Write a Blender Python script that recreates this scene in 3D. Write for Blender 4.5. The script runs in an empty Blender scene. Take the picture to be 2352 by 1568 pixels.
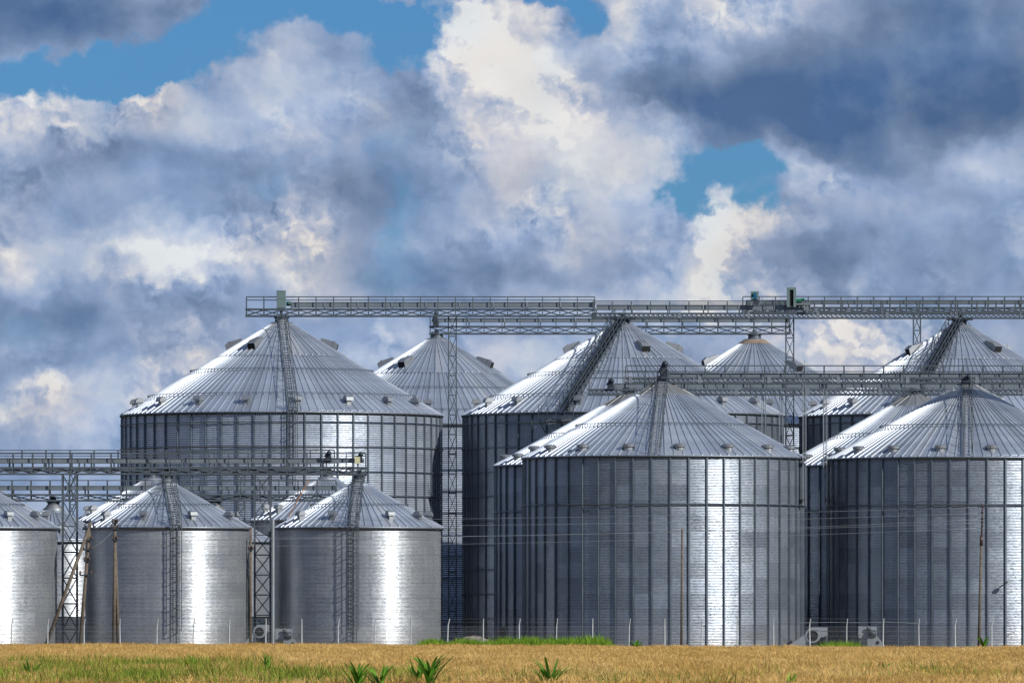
import bpy, bmesh, math, random
import numpy as np
from math import sin, cos, tan, radians, pi, asin, sqrt, atan2
from mathutils import Vector, Matrix

random.seed(7)
R_ = random.Random(11)
scene = bpy.context.scene
COL = scene.collection

# ------------------------------------------------------------------ camera
CAM_Z = 2.3
F = 18375.0            # focal length in units of the 2352-wide view of the photograph
CX, HY = 1176.0, 1433.0
cam_data = bpy.data.cameras.new("camera")
cam = bpy.data.objects.new("camera", cam_data)
COL.objects.link(cam)
cam.location = (0, 0, CAM_Z)
cam.rotation_euler = (radians(90), 0, 0)
cam_data.sensor_width = 36.0
cam_data.lens = 36.0 * F / 2352.0
cam_data.shift_y = (HY - 784.0) / 2352.0
cam_data.clip_start = 1.0
cam_data.clip_end = 20000.0
scene.camera = cam

def X(px, D): return (px - CX) / F * D
def Z(py, D): return CAM_Z + (HY - py) / F * D
def M(px, D): return px / F * D

# ------------------------------------------------------------------ sun and view
SUN_AZ, SUN_EL = 50.0, 28.0      # azimuth to the right of straight-back-to-camera
sd = Vector((sin(radians(SUN_AZ)) * cos(radians(SUN_EL)), -cos(radians(SUN_AZ)) * cos(radians(SUN_EL)), sin(radians(SUN_EL))))
sun_data = bpy.data.lights.new("sun", 'SUN')
sun_data.energy = 4.8
sun_data.angle = radians(0.55)
sun_data.color = (1.0, 0.955, 0.88)
sun = bpy.data.objects.new("sun", sun_data)
COL.objects.link(sun)
sun.location = (60, -60, 80)
sun.rotation_euler = sd.to_track_quat('Z', 'Y').to_euler()

scene.view_settings.view_transform = 'Standard'
scene.view_settings.look = 'None'
scene.view_settings.exposure = 0.0
scene.view_settings.gamma = 1.0
scene.view_settings.use_curve_mapping = False
scene.cycles.max_bounces = 6
scene.cycles.diffuse_bounces = 2
scene.cycles.glossy_bounces = 4
scene.cycles.transparent_max_bounces = 4
scene.cycles.caustics_reflective = False
scene.cycles.caustics_refractive = False
scene.cycles.sample_clamp_indirect = 4.0

# ------------------------------------------------------------------ node helper
class NT:
    def __init__(s, tree):
        s.t = tree; s.n = tree.nodes; s.l = tree.links
    def node(s, typ, **kw):
        n = s.n.new(typ)
        for k, v in kw.items(): setattr(n, k, v)
        return n
    def put(s, sock, v):
        if isinstance(v, bpy.types.NodeSocket): s.l.new(v, sock)
        elif v is not None: sock.default_value = v
    def m(s, op, a, b=None, c=None, clamp=False):
        n = s.node('ShaderNodeMath', operation=op); n.use_clamp = clamp
        s.put(n.inputs[0], a); s.put(n.inputs[1], b)
        if c is not None: s.put(n.inputs[2], c)
        return n.outputs[0]
    def vm(s, op, a, b=None, c=None, out=0):
        n = s.node('ShaderNodeVectorMath', operation=op)
        s.put(n.inputs[0], a); s.put(n.inputs[1], b)
        if c is not None: s.put(n.inputs[2], c)
        return n.outputs[out]
    def scale(s, v, k):
        n = s.node('ShaderNodeVectorMath', operation='SCALE')
        s.put(n.inputs[0], v); s.put(n.inputs['Scale'], k)
        return n.outputs[0]
    def mr(s, v, a, b, c=0.0, d=1.0, smooth=False):
        n = s.node('ShaderNodeMapRange'); n.interpolation_type = 'SMOOTHSTEP' if smooth else 'LINEAR'
        s.put(n.inputs['Value'], v)
        n.inputs['From Min'].default_value = a; n.inputs['From Max'].default_value = b
        n.inputs['To Min'].default_value = c; n.inputs['To Max'].default_value = d
        return n.outputs['Result']
    def noise(s, vec, scale, detail=4, rough=0.5, dist=0.0, out='Fac'):
        n = s.node('ShaderNodeTexNoise')
        s.put(n.inputs['Vector'], vec)
        n.inputs['Scale'].default_value = scale; n.inputs['Detail'].default_value = detail
        n.inputs['Roughness'].default_value = rough; n.inputs['Distortion'].default_value = dist
        return n.outputs[out]
    def ramp(s, fac, stops):
        n = s.node('ShaderNodeValToRGB'); s.put(n.inputs[0], fac)
        e = n.color_ramp.elements
        while len(e) < len(stops): e.new(0.5)
        for i, (p, c) in enumerate(stops):
            e[i].position = p; e[i].color = (c[0], c[1], c[2], 1)
        return n.outputs[0]
    def mixc(s, f, a, b, blend='MIX'):
        n = s.node('ShaderNodeMix', data_type='RGBA', blend_type=blend)
        s.put(n.inputs[0], f)
        for k, v in ((6, a), (7, b)):
            if isinstance(v, tuple) and len(v) == 3: v = (*v, 1)
            s.put(n.inputs[k], v)
        return n.outputs[2]
    def xyz(s, x, y, z):
        n = s.node('ShaderNodeCombineXYZ')
        s.put(n.inputs[0], x); s.put(n.inputs[1], y); s.put(n.inputs[2], z)
        return n.outputs[0]

# ------------------------------------------------------------------ sky
world = bpy.data.worlds.new("World")
scene.world = world
world.use_nodes = True
world.node_tree.nodes.clear()
w = NT(world.node_tree)
sky = w.node('ShaderNodeTexSky', sky_type='NISHITA')
sky.sun_disc = False
sky.sun_elevation = radians(SUN_EL)
sky.sun_rotation = radians(180.0 - SUN_AZ)
sky.altitude = 600.0
sky.air_density = 1.0
sky.dust_density = 0.2
sky.ozone_density = 3.0
tc = w.node('ShaderNodeTexCoord').outputs['Generated']
sp = w.node('ShaderNodeSeparateXYZ'); w.put(sp.inputs[0], tc)
dx, dy, dz = sp.outputs
ysafe = w.m('MAXIMUM', dy, 0.05)
U = w.m('MULTIPLY_ADD', w.m('DIVIDE', dx, ysafe), F / 100, CX / 100)
V = w.m('MULTIPLY_ADD', w.m('DIVIDE', dz, ysafe), -F / 100, HY / 100)
uv = w.xyz(U, V, 0.0)
# domain warp so that the large shapes get cauliflower edges
n1 = w.noise(uv, 0.5, 3, 0.5, out='Color')
n2 = w.noise(uv, 1.9, 6, 0.58, out='Color')
warp = w.vm('MULTIPLY', w.vm('SUBTRACT', n1, (0.5, 0.5, 0.5)), (2.2, 1.7, 0))
warp2 = w.vm('MULTIPLY', w.vm('SUBTRACT', n2, (0.5, 0.5, 0.5)), (1.2, 1.1, 0))
uvw = w.vm('ADD', w.vm('ADD', uv, warp), warp2)
uvs = w.vm('ADD', uv, w.scale(warp, 0.8))       # softer warp for the grey cloud bellies

def blob(coord, cx, cy, rx, ry, amp):
    q = w.vm('MULTIPLY_ADD', coord, (1 / rx, 1 / ry, 0), (-cx / rx, -cy / ry, 0))
    d = w.vm('DOT_PRODUCT', q, q, out=1)
    k = w.m('SUBTRACT', 1.0, d, clamp=True)
    return w.m('MULTIPLY', w.m('MULTIPLY', k, k), amp)
def total(items, start):
    acc = start
    for it in items: acc = w.m('ADD', acc, it)
    return acc
HOLES = [(1.6, 1.72, 3.6, .75, 1.5), (3.4, 1.35, 2.2, 1.0, 1.4), (4.9, .8, 1.9, 1.2, 1.4), (6.6, .1, 2.2, .8, 1.3), (9.3, .75, 1.5, 1.2, 1.5),
         (8.6, .1, 2.2, .9, 1.2), (13.4, .3, 1.0, .85, 1.5), (12.2, -.1, 1.6, .4, 1.0), (16.9, 3.75, 1.9, .8, 1.5), (15.7, 4.5, 1.0, .95, 1.4), (17.4, 4.7, .9, .7, 1.1),
         (9.0, 3.5, 1.0, 1.6, .45), (9.3, 5.3, 1.3, 1.3, .5), (5.9, 4.0, 1.9, .8, .35), (8.8, 6.4, 1.6, .8, .35), (17.2, 6.4, .6, .8, .3),
         (3.0, 4.9, 3.5, .5, .25), (.6, 7.4, 4, .6, .3), (21.5, 7.6, 2.0, 1.0, .35), (23.4, 8.6, 1.5, 1.6, .5), (18.3, 8.0, 1.0, 1.2, .35)]
cov_in = total([blob(uvw, a, b, c, d, -e) for a, b, c, d, e in HOLES], 1.0)
cov_in = total([blob(uvs, 1.0, 0.2, 4.4, 1.5, 1.5), blob(uvs, 18.5, 1.5, 4.8, 2.6, 1.5)], cov_in)
BRIGHT = [(0.7, 2.5, 2.4, 1.5, .55), (3.4, 2.1, 1.8, .9, .38), (4.4, 2.7, 3.2, .8, .28), (6.5, 1.8, 1.5, 1.5, .38), (7.9, 2.1, 1.0, .8, .25),
          (11.2, 1.1, 2.0, 2.0, .88), (12.6, 2.1, 1.9, 1.6, .62), (14.5, .5, .9, 2.0, .45), (11.9, 3.3, 2.3, 1.6, .45), (14.3, 3.5, 2.8, 1.4, .7),
          (12.8, 5.0, 2.8, 1.5, .32), (16.5, 5.1, 1.4, 1.3, .95), (16.3, 6.0, 1.5, 1.1, .6), (14.8, 6.75, 4.4, .7, .42), (17.0, 6.9, 2.2, .8, .35),
          (3.2, 6.0, 4.2, .8, .42), (4.3, 5.6, 1.9, 1.0, .5), (.3, 6.1, 1.3, .8, .38), (6.7, 5.5, 1.5, 1.5, .42), (6.9, 6.4, 2, .8, .25),
          (18.7, 3.8, 1.3, .9, .4), (22.8, 3.75, 2.0, .8, .38), (23.4, 5.5, 1.0, .8, .45), (17.9, 5.3, 1.1, .6, .3), (16.8, 0.0, 3.4, .9, .5),
          (21.0, 4.9, 3, 1.0, .15), (19.5, 8.2, 2.6, 1.5, .55), (12.3, 8.1, 2.5, 1.0, .45), (1.6, 9.3, 3.2, 1.1, .5), (4.6, 8.4, 2.0, 1.0, .35), (19.9, 6.4, 1, .5, .2),
          (8.9, 8.1, 1.6, .8, .2), (6.0, 3.3, 2.5, .5, .1)]
DARK = [(1.2, .2, 4.8, 1.8, .62), (16.6, 2.4, 4.4, 1.7, .62), (20.6, 2.6, 6, 2.1, .5), (22.5, 1.0, 6.5, 3.2, .35), (15.0, .6, .8, 1.4, .35), (18.6, 3.2, 5, .9, .2),
        (10.8, 6.25, 3.8, .8, .34), (10.0, 2.1, 2.0, 1.5, .2), (3.2, 3.6, 5.5, .8, .22), (1.0, 7.2, 6, .8, .28), (19.5, 6.0, 4.6, 1.6, .24), (7, 4.3, 5, 1.3, .14),
        (9.6, 4.4, 3, 1.6, .16), (2.4, 8.2, 4, .6, .2), (1.2, 4.7, 3.0, .7, .1), (23, 7.2, 4, 1.0, .15), (-8, -3, 12, 6, .2), (28, -6, 16, 12, .35)]
shade_in = total([blob(uvw, a, b, c, d, e * .74) for a, b, c, d, e in BRIGHT], 0.47)
shade_in = total([blob(uvs, a, b, c, d, -e * .62) for a, b, c, d, e in DARK], shade_in)
# billow relief: difference of the same fractal towards the sun side
def fbm(off, sc, det=6, rough=.52):
    return w.noise(w.vm('ADD', uv, off), sc, det, rough, 0.0)
def puffs(off, sc, det=3, rough=.45):
    n = w.node('ShaderNodeTexVoronoi', feature='SMOOTH_F1'); n.voronoi_dimensions = '2D'
    w.put(n.inputs['Vector'], w.vm('ADD', puv, off))
    n.inputs['Scale'].default_value = sc; n.inputs['Detail'].default_value = det
    n.inputs['Roughness'].default_value = rough; n.inputs['Smoothness'].default_value = .55
    return n.outputs['Distance']
puv = w.vm('ADD', uv, w.vm('ADD', w.scale(warp2, 0.9), w.scale(warp, 0.35)))
rel = w.m('SUBTRACT', puffs((0.13, -0.17, 0), 1.05), puffs((0, 0, 0), 1.05))
rel2 = w.m('SUBTRACT', fbm((3, 7, 0), 2.2), fbm((3.07, 6.92, 0), 2.2))
relb = w.m('SUBTRACT', fbm((9, 2, 0), 0.6), fbm((9.3, 1.65, 0), 0.6))
calm = w.mr(w.noise(uvs, 0.33, 2, .5), .42, .62, .12, 1.0, True)        # some parts are smooth veils, others billow
edge = w.m('MULTIPLY', w.mr(shade_in, 0.25, 0.75, 0.12, 1.1, True), calm)
shade_in = w.m('ADD', shade_in, w.m('MULTIPLY', w.m('ADD', w.m('MULTIPLY', rel, 0.85), w.m('MULTIPLY', rel2, 0.45)), edge))
shade_in = w.m('ADD', shade_in, w.m('MULTIPLY', relb, .5))
shade_in = w.m('ADD', shade_in, w.m('MULTIPLY', w.m('SUBTRACT', w.noise(uvs, 0.5, 6, .5), 0.5), 0.55))
cov_in = w.m('ADD', cov_in, w.m('MULTIPLY', w.m('SUBTRACT', w.noise(uvw, 0.6, 8, .62), 0.5), 1.15))
# the rest of the sky goes on in the same way, larger towards the zenith
zz = w.m('ADD', w.m('ABSOLUTE', dz), 0.16)
pl = w.vm('DIVIDE', tc, w.xyz(zz, zz, zz))
cov_out = w.m('MULTIPLY_ADD', w.noise(pl, 1.5, 6, .55), 3.2, -0.95)
shade_out = w.m('MULTIPLY_ADD', w.noise(w.vm('ADD', pl, (4.2, 1.7, 3)), 1.3, 6, .55), 2.2, -0.62)
win = w.m('MULTIPLY', w.mr(w.m('ABSOLUTE', w.m('SUBTRACT', U, 11.76)), 18, 45, 1, 0, True),
          w.m('MULTIPLY', w.mr(V, -45, -10, 0, 1, True), w.mr(dy, 0.1, 0.5, 0, 1)))
def lerp(f, a, b): return w.m('MULTIPLY_ADD', w.m('SUBTRACT', b, a), f, a)
cov = lerp(win, cov_out, cov_in)
shade = lerp(win, shade_out, shade_in)
alpha = w.mr(cov, 0.0, 0.85, 0, 1, True)
thin = w.m('MULTIPLY', w.m('SUBTRACT', 1.0, alpha), 0.0)
cloud = w.ramp(shade, [(0.0, (.075, .145, .30)), (.22, (.15, .225, .375)), (.45, (.275, .365, .55)), (.66, (.43, .495, .64)), (.85, (.60, .62, .69)), (1.0, (.76, .76, .765))])
cloud = w.vm('MULTIPLY', cloud, w.mixc(w.mr(w.noise(uvs, .3, 2, .5), .4, .62, 0, 1, True), (.955, 1.0, 1.03), (1.03, .995, .965)))
lum = w.m('MULTIPLY', w.mr(w.noise(w.vm('MULTIPLY', uvs, (.7, 1.3, 0)), .45, 4, .5), .3, .7, .9, 1.1), 1.0)
cloud = w.vm('MULTIPLY', cloud, w.xyz(lum, lum, lum))
STR = 0.1
cloud10 = w.vm('MULTIPLY', cloud, (1 / STR,) * 3)
tint = w.mixc(1.0, sky.outputs[0], (0.205, 0.425, 0.735), 'MULTIPLY')
skyc = w.mixc(alpha, tint, cloud10)
bg = w.node('ShaderNodeBackground'); w.put(bg.inputs[0], skyc); bg.inputs[1].default_value = STR
wo = w.node('ShaderNodeOutputWorld'); w.l.new(bg.outputs[0], wo.inputs[0])
world.cycles.sampling_method = 'MANUAL'
world.cycles.sample_map_resolution = 1024

# ------------------------------------------------------------------ materials
MAT = {}
def new_mat(name):
    m = bpy.data.materials.new(name); m.use_nodes = True
    m.node_tree.nodes.clear()
    t = NT(m.node_tree)
    b = t.node('ShaderNodeBsdfPrincipled'); o = t.node('ShaderNodeOutputMaterial')
    t.l.new(b.outputs[0], o.inputs[0])
    MAT[name] = m
    return m, t, b
def plain(name, col, rough=.6, metal=0.0, var=.15, scale=3.0, spec=.4):
    m, t, b = new_mat(name)
    co = t.node('ShaderNodeTexCoord').outputs['Object']
    n = t.noise(co, scale, 5, .6)
    f = t.mr(n, .3, .7, 1 - var, 1 + var)
    c = t.vm('MULTIPLY', (col[0], col[1], col[2]), t.xyz(f, f, f))
    t.put(b.inputs['Base Color'], c); b.inputs['Metallic'].default_value = metal
    b.inputs['Roughness'].default_value = rough
    b.inputs['Specular IOR Level'].default_value = spec
    return m

def wall_material(name, pitch, amp, base, rough, rand_amp=.35, lateral=.05, seam=0.0):
    m, t, b = new_mat(name)
    geo = t.node('ShaderNodeNewGeometry')
    pos = geo.outputs['Position']; nrm = geo.outputs['Normal']
    s3 = t.node('ShaderNodeSeparateXYZ'); t.put(s3.inputs[0], pos)
    rnd = t.node('ShaderNodeObjectInfo').outputs['Random']
    # streaky unevenness of the sheets
    st = t.vm('MULTIPLY', pos, (3.6, 3.6, 14.0))
    ns = t.noise(st, 1.0, 3, .6)
    st2 = t.vm('MULTIPLY', pos, (.5, .5, .9))
    nb = t.noise(st2, 1.0, 3, .5)
    ph = t.m('MULTIPLY_ADD', s3.outputs[2], 2 * pi / pitch, t.m('MULTIPLY', t.m('SUBTRACT', ns, .5), 2.0))
    slope = t.m('ADD', t.m('MULTIPLY', t.m('COSINE', ph), amp), t.m('MULTIPLY', t.m('SUBTRACT', ns, .5), .85))
    lat = t.noise(t.vm('MULTIPLY', pos, (4.5, 4.5, 12.0)), 1.0, 3, .65, out='Color')
    lat = t.vm('MULTIPLY', t.vm('SUBTRACT', lat, (.5, .5, .5)), (lateral * 2, lateral * 2, .0))
    n = t.vm('ADD', t.vm('ADD', nrm, lat), t.xyz(0, 0, slope))
    n = t.vm('NORMALIZE', n)
    t.put(b.inputs['Normal'], n)
    tone = t.mr(rnd, 0, 1, 1 - rand_amp * .5, 1 + rand_amp * .35)
    dirt = t.mr(nb, .3, .7, .88, 1.08)
    runs = t.noise(t.vm('MULTIPLY', pos, (3.5, 3.5, .12)), 1.0, 4, .6)
    f = t.m('MULTIPLY', t.m('MULTIPLY', tone, dirt), t.mr(runs, .35, .7, .9, 1.06))
    warm = t.mixc(t.mr(nb, .45, .75), base, (base[0] * 1.03, base[1] * .99, base[2] * .93))
    c = t.vm('MULTIPLY', warm, t.xyz(f, f, f))
    dust = t.m('MULTIPLY', t.mr(t.m('ADD', s3.outputs[2], t.mr(nb, .3, .7, -.6, .6)), 0.4, 2.6, .45, 0), t.mr(runs, .3, .6, .5, 1))
    c = t.mixc(dust, c, (.25, .23, .20))
    t.put(b.inputs['Base Color'], c)
    b.inputs['Metallic'].default_value = .58
    b.inputs['Specular IOR Level'].default_value = .6
    t.put(b.inputs['Roughness'], t.m('ADD', t.mr(rnd, 0, 1, rough - .035, rough + .045), t.mr(ns, .3, .7, -.03, .05)))
    b.inputs['Anisotropic'].default_value = 0.0
    return m
wall_material('galvanised wall sheet', .115, .30, (.235, .275, .335), .37, .40, .06)
wall_material('coarse corrugated wall sheet', .185, .75, (.45, .52, .63), .34, .18, .05)
wall_material('fine corrugated wall sheet', .10, .33, (.325, .355, .395), .36, .10, .06)

def roof_material(name, base, rough, var=.25):
    m, t, b = new_mat(name)
    co = t.node('ShaderNodeTexCoord').outputs['Object']
    rnd = t.node('ShaderNodeObjectInfo').outputs['Random']
    nb = t.noise(co, .8, 4, .6)
    ns = t.noise(t.vm('MULTIPLY', co, (14, 1.2, 1.2)), 1.0, 3, .6)
    f = t.m('MULTIPLY', t.mr(rnd, 0, 1, 1 - var * .5, 1 + var * .5), t.m('MULTIPLY', t.mr(nb, .3, .7, .92, 1.06), t.mr(ns, .3, .7, .93, 1.05)))
    c = t.vm('MULTIPLY', t.mixc(t.mr(rnd, .8, 1.0), base, (base[0] * 1.04, base[1] * .98, base[2] * .9)), t.xyz(f, f, f))
    t.put(b.inputs['Base Color'], c)
    b.inputs['Metallic'].default_value = .7
    t.put(b.inputs['Roughness'], t.m('ADD', t.mr(rnd, 0, 1, rough - .04, rough + .06), t.mr(nb, .3, .7, -.03, .05)))
    bp = t.node('ShaderNodeBump'); bp.inputs['Strength'].default_value = .25; bp.inputs['Distance'].default_value = .03
    t.put(bp.inputs['Height'], t.noise(t.vm('MULTIPLY', co, (6, .8, .8)), 1, 2, .5))
    t.put(b.inputs['Normal'], bp.outputs[0])
    return m
roof_material('galvanised roof sheet', (.43, .48, .555), .50)
roof_material('dull roof cap sheet', (.40, .41, .41), .45, .1)
plain('galvanised steel frame', (.085, .105, .125), .5, .4, .25, 1.5)
plain('pale galvanised steel', (.27, .30, .32), .45, .5, .15, 1.2)
plain('stiffener steel', (.13, .16, .195), .45, .6, .2, .8)
plain('conveyor casing steel', (.165, .195, .22), .5, .4, .18, .8)
plain('dark painted steel', (.03, .04, .055), .5, .2, .3, 3)
plain('black opening', (.008, .009, .01), .8, 0, .1)
plain('vent steel', (.28, .30, .32), .5, .7, .15, 2)
plain('green motor paint', (.01, .12, .07), .4, 0, .1)
plain('teal motor paint', (.01, .10, .17), .4, 0, .1)
plain('mint head box paint', (.13, .19, .19), .5, .2, .1)
plain('cream cover paint', (.50, .50, .30), .5, 0, .1)
plain('rusty steel', (.35, .17, .08), .8, .1, .3)
plain('weathered pole wood', (.12, .098, .076), .9, 0, .35, 4)
plain('grey concrete', (.36, .34, .31), .9, 0, .2, 3)
plain('insulator ceramic', (.06, .035, .03), .3, 0, .1)
plain('ladder tread steel', (.42, .45, .48), .5, .4, .1)
plain('pale fence post', (.42, .44, .45), .8, 0, .15, 4)
plain('fence wire', (.20, .21, .23), .6, .3, .1)
plain('wire metal', (.40, .42, .45), .5, .3, .1)
plain('rust stained sheet', (.30, .235, .18), .7, .3, .35, 2)
plain('rubble stone', (.20, .175, .15), .95, 0, .45, 2.5)

def plant_mat(name, c1, c2, c3=None, sc=.25, trans=.25):
    m, t, b = new_mat(name)
    rnd = t.node('ShaderNodeObjectInfo').outputs['Random']
    pos = t.node('ShaderNodeNewGeometry').outputs['Position']
    big = t.noise(t.vm('MULTIPLY', pos, (1, .25, .1)), sc, 3, .55)
    f = t.m('ADD', t.m('MULTIPLY', rnd, .55), t.mr(big, .3, .7, -.1, .55))
    c = t.ramp(f, [(0, c1), (.5, c2), (1, c3 or c2)])
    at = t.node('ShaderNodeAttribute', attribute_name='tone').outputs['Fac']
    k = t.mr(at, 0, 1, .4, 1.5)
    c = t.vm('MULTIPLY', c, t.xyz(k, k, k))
    t.put(b.inputs['Base Color'], c)
    b.inputs['Roughness'].default_value = .75
    b.inputs['Specular IOR Level'].default_value = .25
    tr = t.node('ShaderNodeBsdfTranslucent'); t.put(tr.inputs[0], c)
    mx = t.node('ShaderNodeMixShader'); mx.inputs[0].default_value = trans
    t.l.new(b.outputs[0], mx.inputs[1]); t.l.new(tr.outputs[0], mx.inputs[2])
    o = [x for x in t.n if x.type == 'OUTPUT_MATERIAL'][0]
    t.l.new(mx.outputs[0], o.inputs[0])
    return m
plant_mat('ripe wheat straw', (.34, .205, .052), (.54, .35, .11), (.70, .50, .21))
plant_mat('weed grass green', (.08, .13, .012), (.16, .22, .02), (.36, .33, .06), .5)
plant_mat('bright verge grass', (.08, .16, .012), (.14, .26, .015), (.24, .33, .03), .8)
plant_mat('corn leaf green', (.05, .16, .012), (.09, .24, .02), (.16, .32, .035), .8)

m, t, b = new_mat('field soil and stubble')
pos = t.node('ShaderNodeNewGeometry').outputs['Position']
nz = t.noise(t.vm('MULTIPLY', pos, (1, .2, 1)), .6, 6, .6)
t.put(b.inputs['Base Color'], t.ramp(nz, [(.3, (.10, .075, .04)), (.55, (.17, .12, .055)), (.75, (.12, .13, .04))]))
b.inputs['Roughness'].default_value = 1.0
m, t, b = new_mat('wheat canopy underlayer')
pos = t.node('ShaderNodeNewGeometry').outputs['Position']
nz = t.noise(t.vm('MULTIPLY', pos, (3, .6, 1)), 2.0, 6, .7)
t.put(b.inputs['Base Color'], t.ramp(nz, [(.3, (.13, .075, .022)), (.5, (.30, .18, .06)), (.7, (.42, .26, .10))]))
b.inputs['Roughness'].default_value = 1.0

# ------------------------------------------------------------------ mesh builder
class MB:
    def __init__(s): s.v = []; s.f = []
    def quad_strip(s, rows, close=False):
        b = len(s.v); n = len(rows[0])
        for r in rows: s.v += [tuple(p) for p in r]
        for i in range(len(rows) - 1):
            for j in range(n if close else n - 1):
                k = (j + 1) % n
                s.f.append((b + i * n + j, b + i * n + k, b + (i + 1) * n + k, b + (i + 1) * n + j))
        return s
    def box(s, x0, x1, y0, y1, z0, z1, mat=None):
        b = len(s.v)
        pts = [(x0, y0, z0), (x1, y0, z0), (x1, y1, z0), (x0, y1, z0), (x0, y0, z1), (x1, y0, z1), (x1, y1, z1), (x0, y1, z1)]
        if mat is not None: pts = [tuple(mat @ Vector(p)) for p in pts]
        s.v += pts
        for q in ((0, 3, 2, 1), (4, 5, 6, 7), (0, 1, 5, 4), (1, 2, 6, 5), (2, 3, 7, 6), (3, 0, 4, 7)):
            s.f.append(tuple(b + i for i in q))
        return s
    def bar(s, p, q, w=.06, h=None, up=(0, 1, 0)):
        p = Vector(p); q = Vector(q); d = (q - p)
        if d.length < 1e-6: return s
        L = d.length; d.normalize()
        u = Vector(up)
        if abs(d.dot(u)) > .98: u = Vector((1, 0, 0))
        a = d.cross(u).normalized(); c = a.cross(d)
        h = h or w
        b = len(s.v)
        for e in (p, q):
            for (i, j) in ((-1, -1), (1, -1), (1, 1), (-1, 1)):
                s.v.append(tuple(e + a * (w / 2 * i) + c * (h / 2 * j)))
        for i in range(4):
            k = (i + 1) % 4
            s.f.append((b + i, b + k, b + 4 + k, b + 4 + i))
        s.f += [(b, b + 3, b + 2, b + 1), (b + 4, b + 5, b + 6, b + 7)]
        return s
    def tube(s, pts, r, n=6, caps=True):
        rows = []
        pts = [Vector(p) for p in pts]
        for i, p in enumerate(pts):
            d = (pts[min(i + 1, len(pts) - 1)] - pts[max(i - 1, 0)]).normalized()
            u = Vector((0, 0, 1)) if abs(d.z) < .9 else Vector((1, 0, 0))
            a = d.cross(u).normalized(); c = a.cross(d)
            rr = r[i] if isinstance(r, (list, tuple)) else r
            rows.append([p + a * (cos(2 * pi * k / n) * rr) + c * (sin(2 * pi * k / n) * rr) for k in range(n)])
        b = len(s.v)
        s.quad_strip(rows, True)
        if caps:
            s.f.append(tuple(b + k for k in range(n))[::-1])
            s.f.append(tuple(b + (len(pts) - 1) * n + k for k in range(n)))
        return s
    def lathe(s, prof, n=24, a0=0, a1=2 * pi):
        full = abs(a1 - a0 - 2 * pi) < 1e-6
        cnt = n if full else n + 1
        rows = [[(r * sin(a0 + (a1 - a0) * k / n), -r * cos(a0 + (a1 - a0) * k / n), z) for k in range(cnt)] for r, z in prof]
        return s.quad_strip(rows, full)
    def mesh(s, name, mat, smooth=False):
        me = bpy.data.meshes.new(name)
        me.from_pydata(s.v, [], s.f)
        me.materials.append(MAT[mat])
        if smooth:
            me.polygons.foreach_set('use_smooth', [True] * len(me.polygons))
        me.update()
        return me

def link(name, data, parent=None, loc=None, rz=None, kind=None, label=None):
    o = bpy.data.objects.new(name, data)
    COL.objects.link(o)
    if parent is not None: o.parent = parent
    if loc is not None: o.location = loc
    if rz is not None: o.rotation_euler = (0, 0, rz)
    if kind: o['kind'] = kind
    if label: o['label'] = label
    return o
def thing(name, label, cat, loc=(0, 0, 0), group=None, data=None):
    o = bpy.data.objects.new(name, data)
    COL.objects.link(o)
    o.location = loc
    o['label'] = label; o['category'] = cat
    if group: o['group'] = group
    return o

# ------------------------------------------------------------------ ground
g = MB(); S = 9000
g.v = [(-S, -S, 0), (S, -S, 0), (S, S, 0), (-S, S, 0)]; g.f = [(0, 1, 2, 3)]
link('ground', g.mesh('ground', 'field soil and stubble'), kind='structure')

# ------------------------------------------------------------------ silos
def pol(r, a, z): return (r * sin(a), -r * cos(a), z)

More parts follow.
